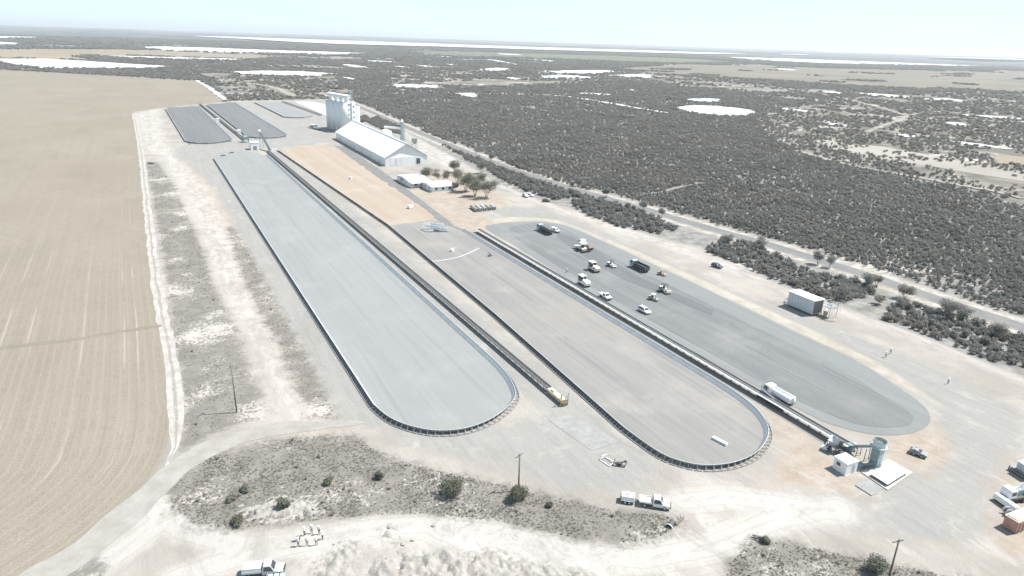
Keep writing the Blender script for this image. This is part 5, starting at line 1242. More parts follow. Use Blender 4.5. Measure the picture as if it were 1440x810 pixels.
# ------------------------------------------------------------------ silos, shed and offices
s0, s1 = at(461, 180.5), at(489, 187.5)
hs = heading(s0, s1); SR = (s1 - s0).length / 7.0
t = thing('grain_silos', 'tall white concrete silo block with roof gallery', 'silos', (s0.x, s0.y, 0), hs)
SR = (s1 - s0).length / 7.6; HS = 24.5; xl = 6 * SR; cy_ = SR
for k_ in range(4):
    b_ = MB(); b_.cyl((0, 0, 0), (0, 0, HS), SR * 1.04, SR * 1.04, 32); o = part('silo_bin', b_, M_SILO, t, 0, True); o.location = (k_ * 2 * SR, cy_, 0)
    for f in o.data.polygons:
        if abs(f.normal.z) > .9: f.use_smooth = False
    b_ = MB(); b_.cyl((0, 0, HS), (0, 0, HS + 1.6), SR * 1.08, SR * .2, 32); part('silo_cap', b_, M_WROOF, o)
    b_ = MB(); b_.box((k_ * 2 * SR, cy_, HS + 2.6), (2.4, 2.6, 4.2)); part('gallery_pier', b_, M_SILO, t)
for k_ in range(3):
    b_ = MB(); b_.box((SR + k_ * 2 * SR, cy_, HS / 2 - .1), (SR * .95, SR * 1.5, HS - .4)); part('infill_wall', b_, M_SILO, t)
L2 = xl + 1.4 * SR
b_ = MB(); b_.box((xl / 2, cy_, HS + 5.4), (L2, 3.2, 2.0)); gal = part('roof_gallery', b_, M_SILO, t)
b_ = MB(); xa, xb_ = xl / 2 - L2 / 2 - .3, xl / 2 + L2 / 2 + .3
b_.add([(xa, cy_ - 2.0, HS + 6.4), (xb_, cy_ - 2.0, HS + 6.4), (xb_, cy_ + 2.0, HS + 6.4), (xa, cy_ + 2.0, HS + 6.4), (xa, cy_, HS + 7.3), (xb_, cy_, HS + 7.3)], [(0, 1, 5, 4), (2, 3, 4, 5), (0, 4, 3), (1, 2, 5), (0, 3, 2, 1)]); part('gallery_roof', b_, M_WROOF, gal)
b_ = MB(); b_.box((xl + SR * .9, cy_ + SR * .55, 13), (3.0, 3.4, 26)); ltw = part('lift_tower', b_, M_SILO, t)
for z in np.arange(4, 26, 4.5):
    b_ = MB(); b_.box((xl + SR * .9 + 1.53, cy_ + SR * .55, z), (.1, 1.0, 1.5)); part('window', b_, M_GLASS, ltw)
b_ = MB(); b_.cyl((xl - SR * .2, cy_ + SR * 1.7, 0), (xl - SR * .2, cy_ + SR * 1.7, HS - 3), SR * .62, SR * .62, 20); part('small_bin', b_, M_SILO, t, 0, False)
ex, ey = xl - SR * .9, cy_ + SR * 1.25
b_ = MB()
for dx in (-1.1, 1.1):
    for dy in (-1.1, 1.1): b_.bar((ex + dx, ey + dy, 0), (ex + dx, ey + dy, 33), .25)
for z in np.arange(3, 33.1, 3):
    for dx in (-1.1, 1.1): b_.bar((ex + dx, ey - 1.1, z), (ex + dx, ey + 1.1, z), .15); b_.bar((ex + dx, ey - 1.1, z - 3), (ex + dx, ey + 1.1, z), .1)
    for dy in (-1.1, 1.1): b_.bar((ex - 1.1, ey + dy, z), (ex + 1.1, ey + dy, z), .15); b_.bar((ex - 1.1, ey + dy, z - 3), (ex + 1.1, ey + dy, z), .1)
part('elevator_frame', b_, M_BLUEG, t)
b_ = MB(); b_.box((ex, ey, 17), (1.0, .9, 33)); b_.box((ex, ey, 33.6), (2.0, 1.6, 1.8)); part('elevator_leg', b_, M_BLUEG, t)
for z in np.arange(4, HS, 4):
    b_ = MB(); b_.box((xl + SR * 1.0, cy_ - SR * .25, z), (1.2, 2.4, .12)); b_.bar((xl + SR * 1.0 + .6, cy_ - SR * .25 - 1.2, z + 1), (xl + SR * 1.0 + .6, cy_ - SR * .25 + 1.2, z + 1), .08); b_.bar((xl + SR + .6, cy_ - SR * .25 - 1.1, z), (xl + SR + .6, cy_ - SR * .25 - 1.1, z + 1), .08); b_.bar((xl + SR + .6, cy_ - SR * .25 + 1.1, z), (xl + SR + .6, cy_ - SR * .25 + 1.1, z + 1), .08); part('landing', b_, M_GALVD, t)
b_ = MB(); b_.box((xl / 2, cy_, .2), (xl + 2.5 * SR, 2.4 * SR, .4)); part('plinth', b_, M_CONC, t)

# storage shed
q0, q1, q2 = at(542, 234), at(598, 229.5), at(473, 195)
hsd = heading(q0, q2); Lsd = (q2 - q0).length; Wsd = abs((q1 - q0).dot(Vector((math.sin(hsd), -math.cos(hsd), 0))))
Wsd = max(26, min(Wsd, 36)); EV, RG = 5.6, 14.2
t = thing('grain_shed', 'big white grain shed with long gabled roof', 'shed', (q0.x, q0.y, 0), hsd)
def yy(v_): return -v_
b_ = MB(); b_.box((Lsd / 2, -.15, EV / 2), (Lsd, .3, EV)); part('wall', b_, M_WCLAD, t, label='shaded long side wall')
b_ = MB(); b_.box((Lsd / 2, -Wsd + .15, EV / 2), (Lsd, .3, EV)); part('wall', b_, M_WCLAD, t)
b_ = MB(); b_.box((-.02, -Wsd / 2, EV / 2), (.3, Wsd - .02, EV)); part('end_wall', b_, M_WROOF, t)
b_ = MB(); b_.box((Lsd, -Wsd / 2, EV / 2), (.3, Wsd - .02, EV)); part('end_wall', b_, M_WROOF, t)
for x_ in (.12, Lsd - .12):
    b_ = MB(); b_.add([(x_, -.3, EV), (x_, -Wsd + .3, EV), (x_ + (1.5 if x_ < 1 else -1.5), -Wsd / 2, RG - .1)], [(0, 1, 2)]); part('gable', b_, M_WCLAD, t)
npan = 16
for sd in (0, 1):
    ye, yr = (.6, -Wsd / 2) if sd == 0 else (-Wsd - .6, -Wsd / 2)
    for k_ in range(npan):
        x0_, x1_ = -.6 + (Lsd + 1.2) * k_ / npan, -.6 + (Lsd + 1.2) * (k_ + 1) / npan - .05
        b_ = MB(); ze = EV - .25; nz = .18
        b_.add([(x0_, ye, ze), (x1_, ye, ze), (x1_, yr, RG), (x0_, yr, RG), (x0_, ye, ze + nz), (x1_, ye, ze + nz), (x1_, yr, RG + nz), (x0_, yr, RG + nz)], [(0, 1, 2, 3), (4, 5, 6, 7), (0, 1, 5, 4), (1, 2, 6, 5), (2, 3, 7, 6), (3, 0, 4, 7)])
        part('roof_panel', b_, M_WROOF, t)
b_ = MB(); b_.box((Lsd / 2, -Wsd / 2, RG + .3), (Lsd + 1.2, 1.0, .25)); part('ridge_cap', b_, M_WROOF, t)
b_ = MB(); b_.box((-.26, -Wsd * .78, 2.6), (.12, 2.6, 3.6)); part('door', b_, M_DARK, t)
b_ = MB(); b_.box((-.24, -Wsd * .2, 2.7), (.14, 4.2, 5.2)); part('sliding_door', b_, M_WCLAD, t)
b_ = MB(); b_.bar((-1.2, -Wsd * .36, 0), (-1.2, -Wsd * .36, 9.4), .22); b_.box((-1.6, -Wsd * .36, 9.4), (1.0, .4, .25)); part('lamp_post', b_, M_GALV, t)
for k_ in range(6):
    b_ = MB(); b_.box((Lsd * (.1 + .16 * k_), .03, 1.4), (1.6, .1, 2.6)); part('vent_door', b_, M_GALV, t)
b_ = MB(); b_.box((Lsd * .58, -Wsd + 3.5, EV + 4.5), (7, 6, 5.0)); b_.add([(Lsd * .58 - 3.6, -Wsd + .3, EV + 7), (Lsd * .58 + 3.6, -Wsd + .3, EV + 7), (Lsd * .58 + 3.6, -Wsd + 6.7, EV + 7), (Lsd * .58 - 3.6, -Wsd + 6.7, EV + 7), (Lsd * .58 - 3.6, -Wsd + 3.5, EV + 8.2), (Lsd * .58 + 3.6, -Wsd + 3.5, EV + 8.2)], [(0, 1, 5, 4), (2, 3, 4, 5), (0, 4, 3), (1, 2, 5), (0, 3, 2, 1)]); part('roof_house', b_, M_WROOF, t)
b_ = MB(); b_.cyl((Lsd * .48, -Wsd * .62, RG - 2.6), (Lsd * .48, -Wsd * .62, RG + .4), .9, .9, 14); b_.cyl((Lsd * .48, -Wsd * .62, RG + .4), (Lsd * .48, -Wsd * .62, RG + 1.1), 1.3, .2, 14); part('roof_ventilator', b_, M_GALV, t)

# delivery tower, gantry and small hopper behind the shed
tb = at(566, 200)
t = thing('delivery_tower', 'teal steel delivery tower behind the shed joined by a white gantry', 'tower', (tb.x, tb.y, 0), hsd)
b_ = MB()
for dx in (-1.3, 1.3):
    for dy in (-1.3, 1.3): b_.bar((dx, dy, 0), (dx, dy, 16), .25)
for z in np.arange(4, 16.1, 4):
    for s_ in (-1.3, 1.3): b_.bar((s_, -1.3, z), (s_, 1.3, z), .18); b_.bar((-1.3, s_, z), (1.3, s_, z), .18); b_.bar((s_, -1.3, z - 4), (s_, 1.3, z), .12); b_.bar((-1.3, s_, z - 4), (1.3, s_, z), .12)
part('frame', b_, M_TEAL, t)
b_ = MB(); b_.box((0, 0, 8.3), (1.1, 1.1, 16.4)); part('leg_casing', b_, M_TEALL, t)
b_ = MB(); b_.box((0, 0, 17), (1.9, 1.6, 1.9), top=(.6, .8)); part('head', b_, M_WHITE, t, .05)
gl = Lsd * .40
b_ = MB(); b_.bar((0, 1.0, 11), (3, 14.0, 12.2), 1.8, 1.6); part('gantry', b_, M_WROOF, t)
hb_ = at(583, 209)
t = thing('loadout_bin', 'small grey load-out bin on legs right of the shed', 'bin', (hb_.x, hb_.y, 0), hsd)
b_ = MB(); b_.box((0, 0, 6.6), (3.4, 3.4, 2.4)); part('bin', b_, M_GALVD, t)
b_ = MB(); b_.add([(-1.7, -1.7, 5.4), (1.7, -1.7, 5.4), (1.7, 1.7, 5.4), (-1.7, 1.7, 5.4), (-.5, -.5, 3.6), (.5, -.5, 3.6), (.5, .5, 3.6), (-.5, .5, 3.6)], [(0, 1, 5, 4), (1, 2, 6, 5), (2, 3, 7, 6), (3, 0, 4, 7), (4, 5, 6, 7)]); part('cone', b_, M_GALVD, t)
for dx in (-1.5, 1.5):
    for dy in (-1.5, 1.5):
        b_ = MB(); b_.bar((dx, dy, 0), (dx, dy, 5.4), .25); part('leg', b_, M_GALV, t)
# loads and truck under the silos
for pxy, lab, nm in (((441, 178.5), 'white flat-top load in the silo shade', 'trailer_load'), ((446, 182), 'white flat-top load beside the silo shade', 'trailer_load')):
    v_ = at(*pxy); t = thing(nm, lab, 'load', (v_.x, v_.y, 0), hsd + .35)
    b_ = MB(); b_.box((0, 0, 1.6), (8.5, 2.6, 1.2)); part('cover', b_, M_WROOF, t, .05)
    b_ = MB(); b_.box((0, 0, .85), (8.6, 2.4, .25)); part('deck', b_, M_DARK, t)
    wheels(t, [(x_, y_) for x_ in (-3, -1.8, 3.0) for y_ in (-1.05, 1.05)], .5, .45)

def house(label, corners, H, ridge, mat_roof, wins, verandah=False, name='office_building'):
    a, c_, d = [at(*p_) for p_ in corners]            # near-left, near-right, far-left ground corners
    rz = heading(a, c_); L = (c_ - a).length; D = abs((d - a).dot(Vector((-math.sin(rz), math.cos(rz), 0))))
    t = thing(name, label, 'building', (a.x, a.y, 0), rz, 'site offices')
    b_ = MB(); b_.box((L / 2, D / 2, H / 2), (L, D, H)); part('wall', b_, M_WCLAD, t)
    b_ = MB(); e_ = .6; b_.add([(-e_, -e_, H), (L + e_, -e_, H), (L + e_, D + e_, H), (-e_, D + e_, H), (-e_, D / 2, H + ridge), (L + e_, D / 2, H + ridge)], [(0, 1, 5, 4), (2, 3, 4, 5), (0, 4, 3), (1, 2, 5), (0, 3, 2, 1)]); rf = part('roof', b_, mat_roof, t)
    b_ = MB(); b_.bar((-e_, D / 2, H + ridge + .05), (L + e_, D / 2, H + ridge + .05), .4, .1); part('ridge_cap', b_, mat_roof, rf)
    for k_ in range(wins):
        x_ = L * (k_ + .6) / (wins + .2); b_ = MB(); b_.box((x_, -.03, H * .55), (1.5, .08, 1.1)); o = part('window', b_, M_GLASS, t)
        b_ = MB(); b_.box((x_, -.06, H * .55 - .62), (1.7, .14, .1)); part('sill', b_, M_WHITE, o)
    b_ = MB(); b_.box((L * .92, -.03, 1.05), (.9, .08, 2.1)); part('door', b_, M_BLUEG, t)
    for sg in (.3, .7):
        b_ = MB(); b_.box((-.03, D * sg, H * .55), (.08, 1.2, 1.0)); part('window', b_, M_GLASS, t)
    if verandah:
        b_ = MB(); b_.add([(0, -2.6, H - .35), (L, -2.6, H - .35), (L, -.65, H - .05), (0, -.65, H - .05)], [(0, 1, 2, 3)]); part('verandah_roof', b_, mat_roof, t)
        for k_ in range(4):
            b_ = MB(); b_.bar((.2 + (L - .4) * k_ / 3, -2.5, 0), (.2 + (L - .4) * k_ / 3, -2.5, H - .4), .12); part('verandah_post', b_, M_WHITE, t)
    return t
house('white office with bright metal roof, nearest the gum trees', [(608, 270.5), (638, 268), (599, 263)], 3.0, 1.0, M_WROOF, 3)
house('white office with pale roof and verandah behind the nearest office', [(577, 264), (606, 262), (576, 252)], 3.0, 1.1, M_SILV, 2, True)
house('small grey flat-roofed shed left of the two offices', [(566, 258.5), (579, 258), (566, 253)], 2.6, .4, M_GALV, 1, name='small_shed')
# white portable bin with sampling gantry
b0, b1 = at(1106, 430), at(1141, 445)
rzb = heading(b0, b1); Lb = (b1 - b0).length
t = thing('storage_bin', 'long white box bin on low legs with bright flat top', 'bin', (b0.x, b0.y, 0), rzb)
b_ = MB(); b_.box((Lb / 2, 2.3, 2.85), (Lb, 4.4, 4.5)); part('wall', b_, M_SILV, t)
for k_ in range(9):
    b_ = MB(); b_.box((Lb * (k_ + .5) / 9, .06, 2.85), (.14, .12, 4.4)); part('rib', b_, M_SILV, t)
b_ = MB(); b_.box((Lb / 2, 2.3, 5.2), (Lb + .3, 4.8, .22)); part('roof', b_, M_WROOF, t)
b_ = MB(); b_.box((Lb + .08, 2.3, 2.9), (.16, 3.8, 3.9)); part('end_door', b_, M_DARK, t)
for x_ in np.linspace(.6, Lb - .6, 5):
    b_ = MB()
    for y_ in (.4, 4.2): b_.bar((x_, y_, 0), (x_, y_, .62), .22)
    part('leg', b_, M_DARK, t)
b_ = MB(); b_.bar((-3.0, 2.4, .15), (0, 2.4, 3.2), .9, .08)
for y_ in (2.0, 2.8): b_.bar((-3.0, y_, .9), (0, y_, 3.9), .06)
part('ramp', b_, M_GALVD, t)
b_ = MB(); b_.box((-1.0, 1.2, .6), (1.1, .9, 1.1)); part('motor_box', b_, M_WHITE, t)
g0 = at(1158, 446)
t = thing('sampling_gantry', 'open grey steel sampling gantry right of the white box bin', 'gantry', (g0.x, g0.y, 0), rzb)
for x_ in (-1.2, 1.8):
    b_ = MB()
    for y_ in (0, 3.4): b_.bar((x_, y_, 0), (x_ + .2, y_, 5.2), .14)
    b_.bar((x_ + .2, 0, 5.2), (x_ + .2, 3.4, 5.2), .14); b_.bar((x_, 0, .4), (x_ + .2, 3.4, 5.0), .09); part('frame', b_, M_GALV, t)
b_ = MB(); b_.box((.4, 1.7, 3.4), (3.2, 3.0, .1))
for y_ in (.1, 3.3): b_.bar((-1.2, y_, 4.4), (2.0, y_, 4.4), .06)
part('platform', b_, M_GALVD, t)
b_ = MB()
for y_ in (-.2, .5): b_.bar((2.0, y_, 3.4), (4.6, y_, 0), .08)
for k_ in range(9): f_ = k_ / 9; b_.bar((2 + 2.6 * f_, -.2, 3.4 - 3.4 * f_), (2 + 2.6 * f_, .5, 3.4 - 3.4 * f_), .2, .04)
part('stair', b_, M_GALV, t)
b_ = MB(); b_.bar((.4, 1.7, 5.2), (4.4, 1.4, 6.2), .14); b_.bar((4.4, 1.4, 6.2), (4.4, 1.4, 3.5), .09); part('probe_arm', b_, M_WHITE, t)
b_ = MB(); b_.box((.2, .3, 1.2), (1.0, .7, 1.6)); part('cabinet', b_, M_YEL, t)

# transfer station between the near and far pads
v_ = at(358, 210)
t = thing('transfer_hut', 'white transfer hut where the near and far conveyors meet', 'hut', (v_.x, v_.y, 0), hsd)
b_ = MB(); b_.box((0, 0, 2.6), (7, 5.6, 5.2)); part('wall', b_, M_WCLAD, t)
b_ = MB(); b_.box((0, 0, 5.3), (7.4, 6.0, .25)); part('roof', b_, M_WROOF, t)
b_ = MB(); b_.box((-3.52, 0, 1.4), (.1, 2.4, 2.8)); part('door', b_, M_GALVD, t)
v_ = at(346, 200)
t = thing('transfer_tower', 'green-teal steel transfer tower left of the white transfer hut', 'tower', (v_.x, v_.y, 0), hsd)
b_ = MB()
for dx in (-3, 0, 3):
    for dy in (-2, 2): b_.bar((dx, dy, 0), (dx, dy, 5.5), .3)
for z in (2.7, 5.5):
    for dy in (-2, 2): b_.bar((-3, dy, z), (3, dy, z), .25); b_.bar((-3, dy, 0), (0, dy, z), .15); b_.bar((3, dy, 0), (0, dy, z), .15)
    for dx in (-3, 0, 3): b_.bar((dx, -2, z), (dx, 2, z), .25)
part('frame', b_, M_TEAL, t)
b_ = MB(); b_.box((0, 0, 3.4), (3.4, 2.6, 2.6), top=(1.3, 1.2)); part('hopper', b_, M_TEALL, t)
ra, rb = at(380, 214), at(367, 206)
t = thing('inclined_conveyor', 'grey inclined conveyor rising to a peak beside the transfer hut', 'conveyor', (ra.x, ra.y, 0), heading(ra, rb))
Lr = (rb - ra).length
b_ = MB()
for y in (-.8, .8): b_.bar((0, y, 1.2), (Lr, y, 11), .2, .7)
for k_ in range(10): b_.bar((Lr * k_ / 9, -.8, 1.2 + 9.8 * k_ / 9), (Lr * k_ / 9, .8, 1.2 + 9.8 * k_ / 9), .15)
part('frame', b_, M_TEAL, t)
b_ = MB(); b_.bar((0, 0, 1.4), (Lr, 0, 11.2), 1.2, .06); part('belt', b_, M_BELT, t)
b_ = MB()
for y in (-1.2, 1.2): b_.bar((Lr * .9, y, 0), (Lr * .9, y * .7, 9.8), .25)
part('trestle', b_, M_GALVD, t)
b_ = MB(); b_.box((Lr, 0, 11.4), (2.2, 1.9, 1.6)); part('head', b_, M_WHITE, t, .05)
v_ = at(307, 158.5)
for pxy, lab in (((306, 171.5), 'small white hut on the far conveyor between the dark pads'), ((336, 188), 'small white tarp winch hut beside the right dark far pad')):
    v_ = at(*pxy); t = thing('winch_hut', lab, 'hut', (v_.x, v_.y, 0), hsd); b_ = MB(); b_.box((0, 0, 1.4), (4, 3, 2.8)); part('wall', b_, M_WCLAD, t); b_ = MB(); b_.box((0, 0, 2.9), (4.3, 3.3, .2)); part('roof', b_, M_WROOF, t)

# ------------------------------------------------------------------ poles
def pole(label, px, h, arm_rz, leanpx=None):
    v_ = at(*px); t = thing('power_pole', label, 'pole', (v_.x, v_.y, 0), arm_rz, 'timber power poles')
    b_ = MB(); b_.cyl((0, 0, -.3), (0, 0, h), .17, .12, 10); part('shaft', b_, M_WOOD, t, 0, True)
    b_ = MB(); b_.bar((-1.1, .15, h - .5), (1.1, .15, h - .5), .12, .14); b_.bar((-.6, .15, h - .55), (0, .15, h - 1.1), .05); b_.bar((.6, .15, h - .55), (0, .15, h - 1.1), .05); part('crossarm', b_, M_WOOD, t)
    for x_ in (-1.0, 0.0, 1.0):
        b_ = MB(); b_.cyl((x_, .15, h - .43), (x_, .15, h - .15), .07, .05, 8); part('insulator', b_, M_WHITE, t)
    return t
pole('tall timber power pole in the grey grass left of the pale pad', (333, 580), 11.8, .6)
pole('timber power pole rising behind the round bush on the verge', (729, 690), 8.2, .3)
pole('timber power pole beside the dark bush at the bottom right', (1250, 812), 7.6, -.2)
v_ = at(1204, 706)
# ------------------------------------------------------------------ trees and bushes
def gum(label, px, h, r, group, seed, name='gum_tree', mat=None, dense=1.0):
    v_ = at(*px); R_ = random.Random(seed); t = thing(name, label, 'tree', (v_.x, v_.y, 0), R_.uniform(0, 6), group)
    b_ = MB(); cr2 = MB(); stems = R_.randint(2, 4); tips = []
    for s_ in range(stems):
        a = 6.283 * s_ / stems + R_.uniform(-.4, .4); p_ = Vector((.1 * math.cos(a), .1 * math.sin(a), -.1)); rad = .16 * h / 7
        d = Vector((.35 * math.cos(a), .35 * math.sin(a), 1)).normalized()
        for k_ in range(4):
            q_ = p_ + d * h * .2; b_.cyl(tuple(p_), tuple(q_), rad, rad * .75, 6, caps=False); p_ = q_; rad *= .75
            d = (d + Vector((R_.uniform(-.3, .3), R_.uniform(-.3, .3), .1))).normalized()
            if k_ >= 1:
                for _ in range(2):
                    d2 = (d + Vector((R_.uniform(-1, 1), R_.uniform(-1, 1), .2))).normalized(); e_ = p_ + d2 * r * .55; b_.cyl(tuple(p_), tuple(e_), rad * .6, rad * .25, 5, caps=False); tips.append(e_)
        tips.append(p_)
    for e_ in tips:
        k_ = R_.uniform(.3, .5) * r; leaves(cr2, e_, (k_ * 1.2, k_ * 1.2, k_ * .75), int(70 * dense), .16 * (h / 7) ** .5 + .06, R_)
    o = obj('trunk', mb_raw('trunk', b_, [M_BARK]), t); o = obj('crown', mb_raw('crown', cr2, [mat or M_EUC]), t); return t
for i, (px, h, r, lab) in enumerate([
        ((600, 253), 5.0, 3.4, 'rounded gum tree behind the verandah office'), ((620, 258), 7.2, 3.4, 'tall open gum with forked trunk behind the nearest office'),
        ((642, 259), 7.0, 3.8, 'pale spreading gum right of the nearest office'), ((655, 270), 8.4, 4.2, 'tallest gum tree in the clump by the offices'),
        ((668, 276), 7.0, 3.4, 'dark gum in the middle of the clump by the offices'), ((684, 279), 8.2, 4.2, 'broad gum at the right end of the clump by the offices'),
        ((676, 262), 6.0, 3.0, 'smaller gum behind the broad gum by the offices'), ((640, 268), 3.2, 2.0, 'low reddish gum sapling beside the nearest office'),
        ((677, 244), 6.0, 3.2, 'gum standing alone behind the office clump'), ((640, 243), 6.0, 3.0, 'loose gum behind the offices towards the shed')]):
    gum(lab, px, h * 1.05, r * 1.35, 'gum trees by the offices', 40 + i, dense=3.0)
for i, (px, h, r, lab) in enumerate([
        ((1186, 422), 4.6, 2.6, 'gum sapling left of the gap in the roadside scrub'), ((1219, 406), 4.8, 2.6, 'dark dense tree at the right end of the scrub before the gap'), ((1232, 402), 3.6, 1.8, 'small round tree at the road edge by the scrub gap'),
        ((1236, 428), 2.6, 1.6, 'low bush alone in the sandy gap'), ((1262, 432), 3.2, 2.2, 'flat dark tree just right of the sandy gap'), ((1272, 420), 4.2, 2.4, 'spreading tree by the road right of the gap'),
        ((1330, 447), 5.0, 3.4, 'large gum leaning over the road at the right'), ((1350, 452), 4.4, 2.6, 'gum beside the large road-side gum at the right'),
        ((1022, 345), 4.2, 2.2, 'tree at the left tip of the middle scrub strip'), ((1068, 352), 5.0, 2.8, 'tall tree by the road above the middle scrub strip'), ((1150, 372), 4.6, 2.6, 'spreading road-side tree above the white box bin'), ((1166, 377), 4.4, 2.4, 'second spreading tree above the white box bin'),
        ((852, 278), 4.6, 2.6, 'round tree at the road end of the upper scrub strip'), ((812, 262), 4.6, 2.6, 'pale tree above the upper scrub strip'), ((673, 221), 6.5, 4.0, 'leafy tree where the shed road meets the scrub'), ((690, 228), 5.0, 3.0, 'tree at the left end of the upper scrub strip'),
        ((1400, 478), 4.4, 2.6, 'gum at the right of the lower scrub strip'), ((905, 296), 4.2, 2.4, 'tree on the road side of the second scrub strip'), ((930, 306), 4.0, 2.4, 'tree near the right tip of the second scrub strip')]):
    gum(lab, px, h, r * 1.1, 'trees along the road', 90 + i, 'roadside_tree', M_MALLEE, dense=1.6)
def bush(label, px, w_, h, seed, mat=M_SHRUB, n=900):
    v_ = at(*px); R_ = random.Random(seed); t = thing('bush', label, 'bush', (v_.x, v_.y, 0), 0, 'bushes in the foreground verge')
    cr2 = MB(); st = MB()
    for _ in range(9):
        a = R_.uniform(0, 6.28); d = R_.uniform(0, .6) * w_ / 2; c_ = (d * math.cos(a), d * math.sin(a), h * R_.uniform(.35, .72))
        leaves(cr2, c_, (w_ * .27, w_ * .27, h * .28), n // 6, .17, R_); st.cyl((0, 0, 0), c_, .05, .02, 5, caps=False)
    obj('stem', mb_raw('stem', st, [M_BARK]), t); obj('foliage', mb_raw('foliage', cr2, [mat]), t); return t
bush('wide grey-green bush at the left of the verge pole', (633, 694), 6.0, 3.0, 1, n=1500)
bush('round olive bush at the foot of the verge pole', (727, 702), 4.2, 3.2, 2, n=1400)
bush('small yellowish bush near the edge of the paved apron', (534, 674), 2.0, 1.8, 3)
bush('dark bush on the white spoil bank by the dirt road', (400, 715), 2.8, 2.4, 4, M_EUC)
bush('big dark bush at the foot of the bottom right pole', (1232, 806), 4.6, 3.2, 5, M_EUC, 1600)
bush('low dark bush at the left end of the spoil bank', (346, 690), 2.4, 1.1, 6, M_EUC)
bush('low grey bush on the left verge above the spoil bank', (324, 704), 2.2, 1.0, 7, M_EUC)
bush('scrappy bush at the lower left of the verge', (335, 736), 3.0, 1.5, 8)
bush('olive bush in the middle of the left verge', (462, 680), 2.2, 1.4, 9)
bush('small bush by the white rubble at the verge end', (1077, 763), 2.0, 1.3, 10, M_EUC)
bush('low bush on the verge right of the pole bush', (773, 713), 1.6, .9, 11)

# dry grass over the verges, joined as one growth
GX = np.concatenate([r_.uniform(-15, 125, 110000), r_.uniform(-10, 45, 60000)]); GY = np.concatenate([r_.uniform(35, 130, 110000), r_.uniform(130, 520, 60000)]); n = len(GX)
gs = unite(GRASS, GX, GY); dn = np.array([mnoise.noise((x * .25, y * .25, 5.5)) for x, y in zip(GX, GY)])
kp = (gs < -.4) & (r_.uniform(0, 1, n) < np.where(GY < 130, .95, .45) * np.clip(.65 + dn, 0.05, 1))
GX, GY = GX[kp], GY[kp]; s_ = r_.uniform(.14, .34, len(GX))
scatter('dry_grass', np.stack([GX, GY, np.zeros(len(GX))], 1), np.stack([s_ * 1.3, s_ * 1.3, s_], 1), TUFTS, 8, 'grey dry grass tufts over the verge and the field-side strip', 'grass')
kp2 = np.where((r_.uniform(0, 1, len(GX)) < .008))[0]; s2 = r_.uniform(.25, .6, len(kp2))
scatter('low_saltbush', np.stack([GX[kp2], GY[kp2], np.zeros(len(kp2))], 1), np.stack([s2, s2, s2 * .8], 1), SHRUBS, 9, 'low grey saltbush scattered through the dry grass', 'saltbush')

# ------------------------------------------------------------------ white spoil banks in the foreground pit
M_SPOIL, nt, b = new_mat('spoil'); p = pos_n(nt)
n1 = noise_n(nt, p, .5, 6, .7); n2 = noise_n(nt, p, 3.0, 5, .7)
c = mix_n(nt, ramp01(nt, n1, .3, .7), (0.36, .34, .305), (0.49, .47, .435)); c = mix_n(nt, math_n(nt, 'MULTIPLY', ramp01(nt, n2, .5, .75), .35), c, (.3, .28, .25))
nt.links.new(c, b.inputs['Base Color']); b.inputs['Roughness'].default_value = .95; b.inputs['Specular IOR Level'].default_value = .1; bump_n(nt, b, math_n(nt, 'ADD', n1, n2), .8, .3)
def spoil(label, pts, H, fine, seed):
    w = ragged(smooth(W(pts), 5, True), 1.6, 1.2, seed)
    def hh(x, y, d):
        ns_ = np.array([mnoise.fractal((a * fine, c_ * fine, seed), .8, 2.1, 6) for a, c_ in zip(x, y)])
        lump = np.array([mnoise.turbulence((a * 1.3 + seed, c_ * 1.3, 1), 4, False) for a, c_ in zip(x, y)])
        return np.clip(d / 4.0, 0, 1) * np.maximum(H * (.55 + .75 * ns_), -.02) + np.clip(d / 1.0, 0, 1) * .35 * (lump - .35) - .04
    tag(obj('spoil_heap', region_sheet('spoil_heap', M_SPOIL, w, .3, .02, height=hh)), label, 'spoil heap')
spoil('long white spoil bank along the bottom of the pit', [(520, 790), (560, 770), (640, 768), (700, 770), (760, 785), (820, 800), (860, 830), (780, 860), (560, 860), (500, 820)], 1.5, .35, 1.0)
spoil('grey spoil bank left of the pit road', [(455, 775), (480, 762), (510, 762), (518, 790), (505, 830), (450, 840), (430, 810)], 1.2, .4, 2.0)
spoil('small grey rubble heap on the white pit floor', [(536, 742), (550, 736), (566, 748), (564, 768), (545, 770), (534, 758)], 1.1, .6, 3.0)
spoil('bank of white rubble under the dark bush', [(335, 715), (365, 702), (400, 694), (440, 700), (460, 712), (450, 728), (400, 738), (350, 736)], 1.0, .45, 4.0)
spoil('white rubble at the right end of the verge', [(860, 772), (880, 752), (920, 740), (960, 738), (975, 750), (940, 768), (900, 776)], .8, .5, 5.0)
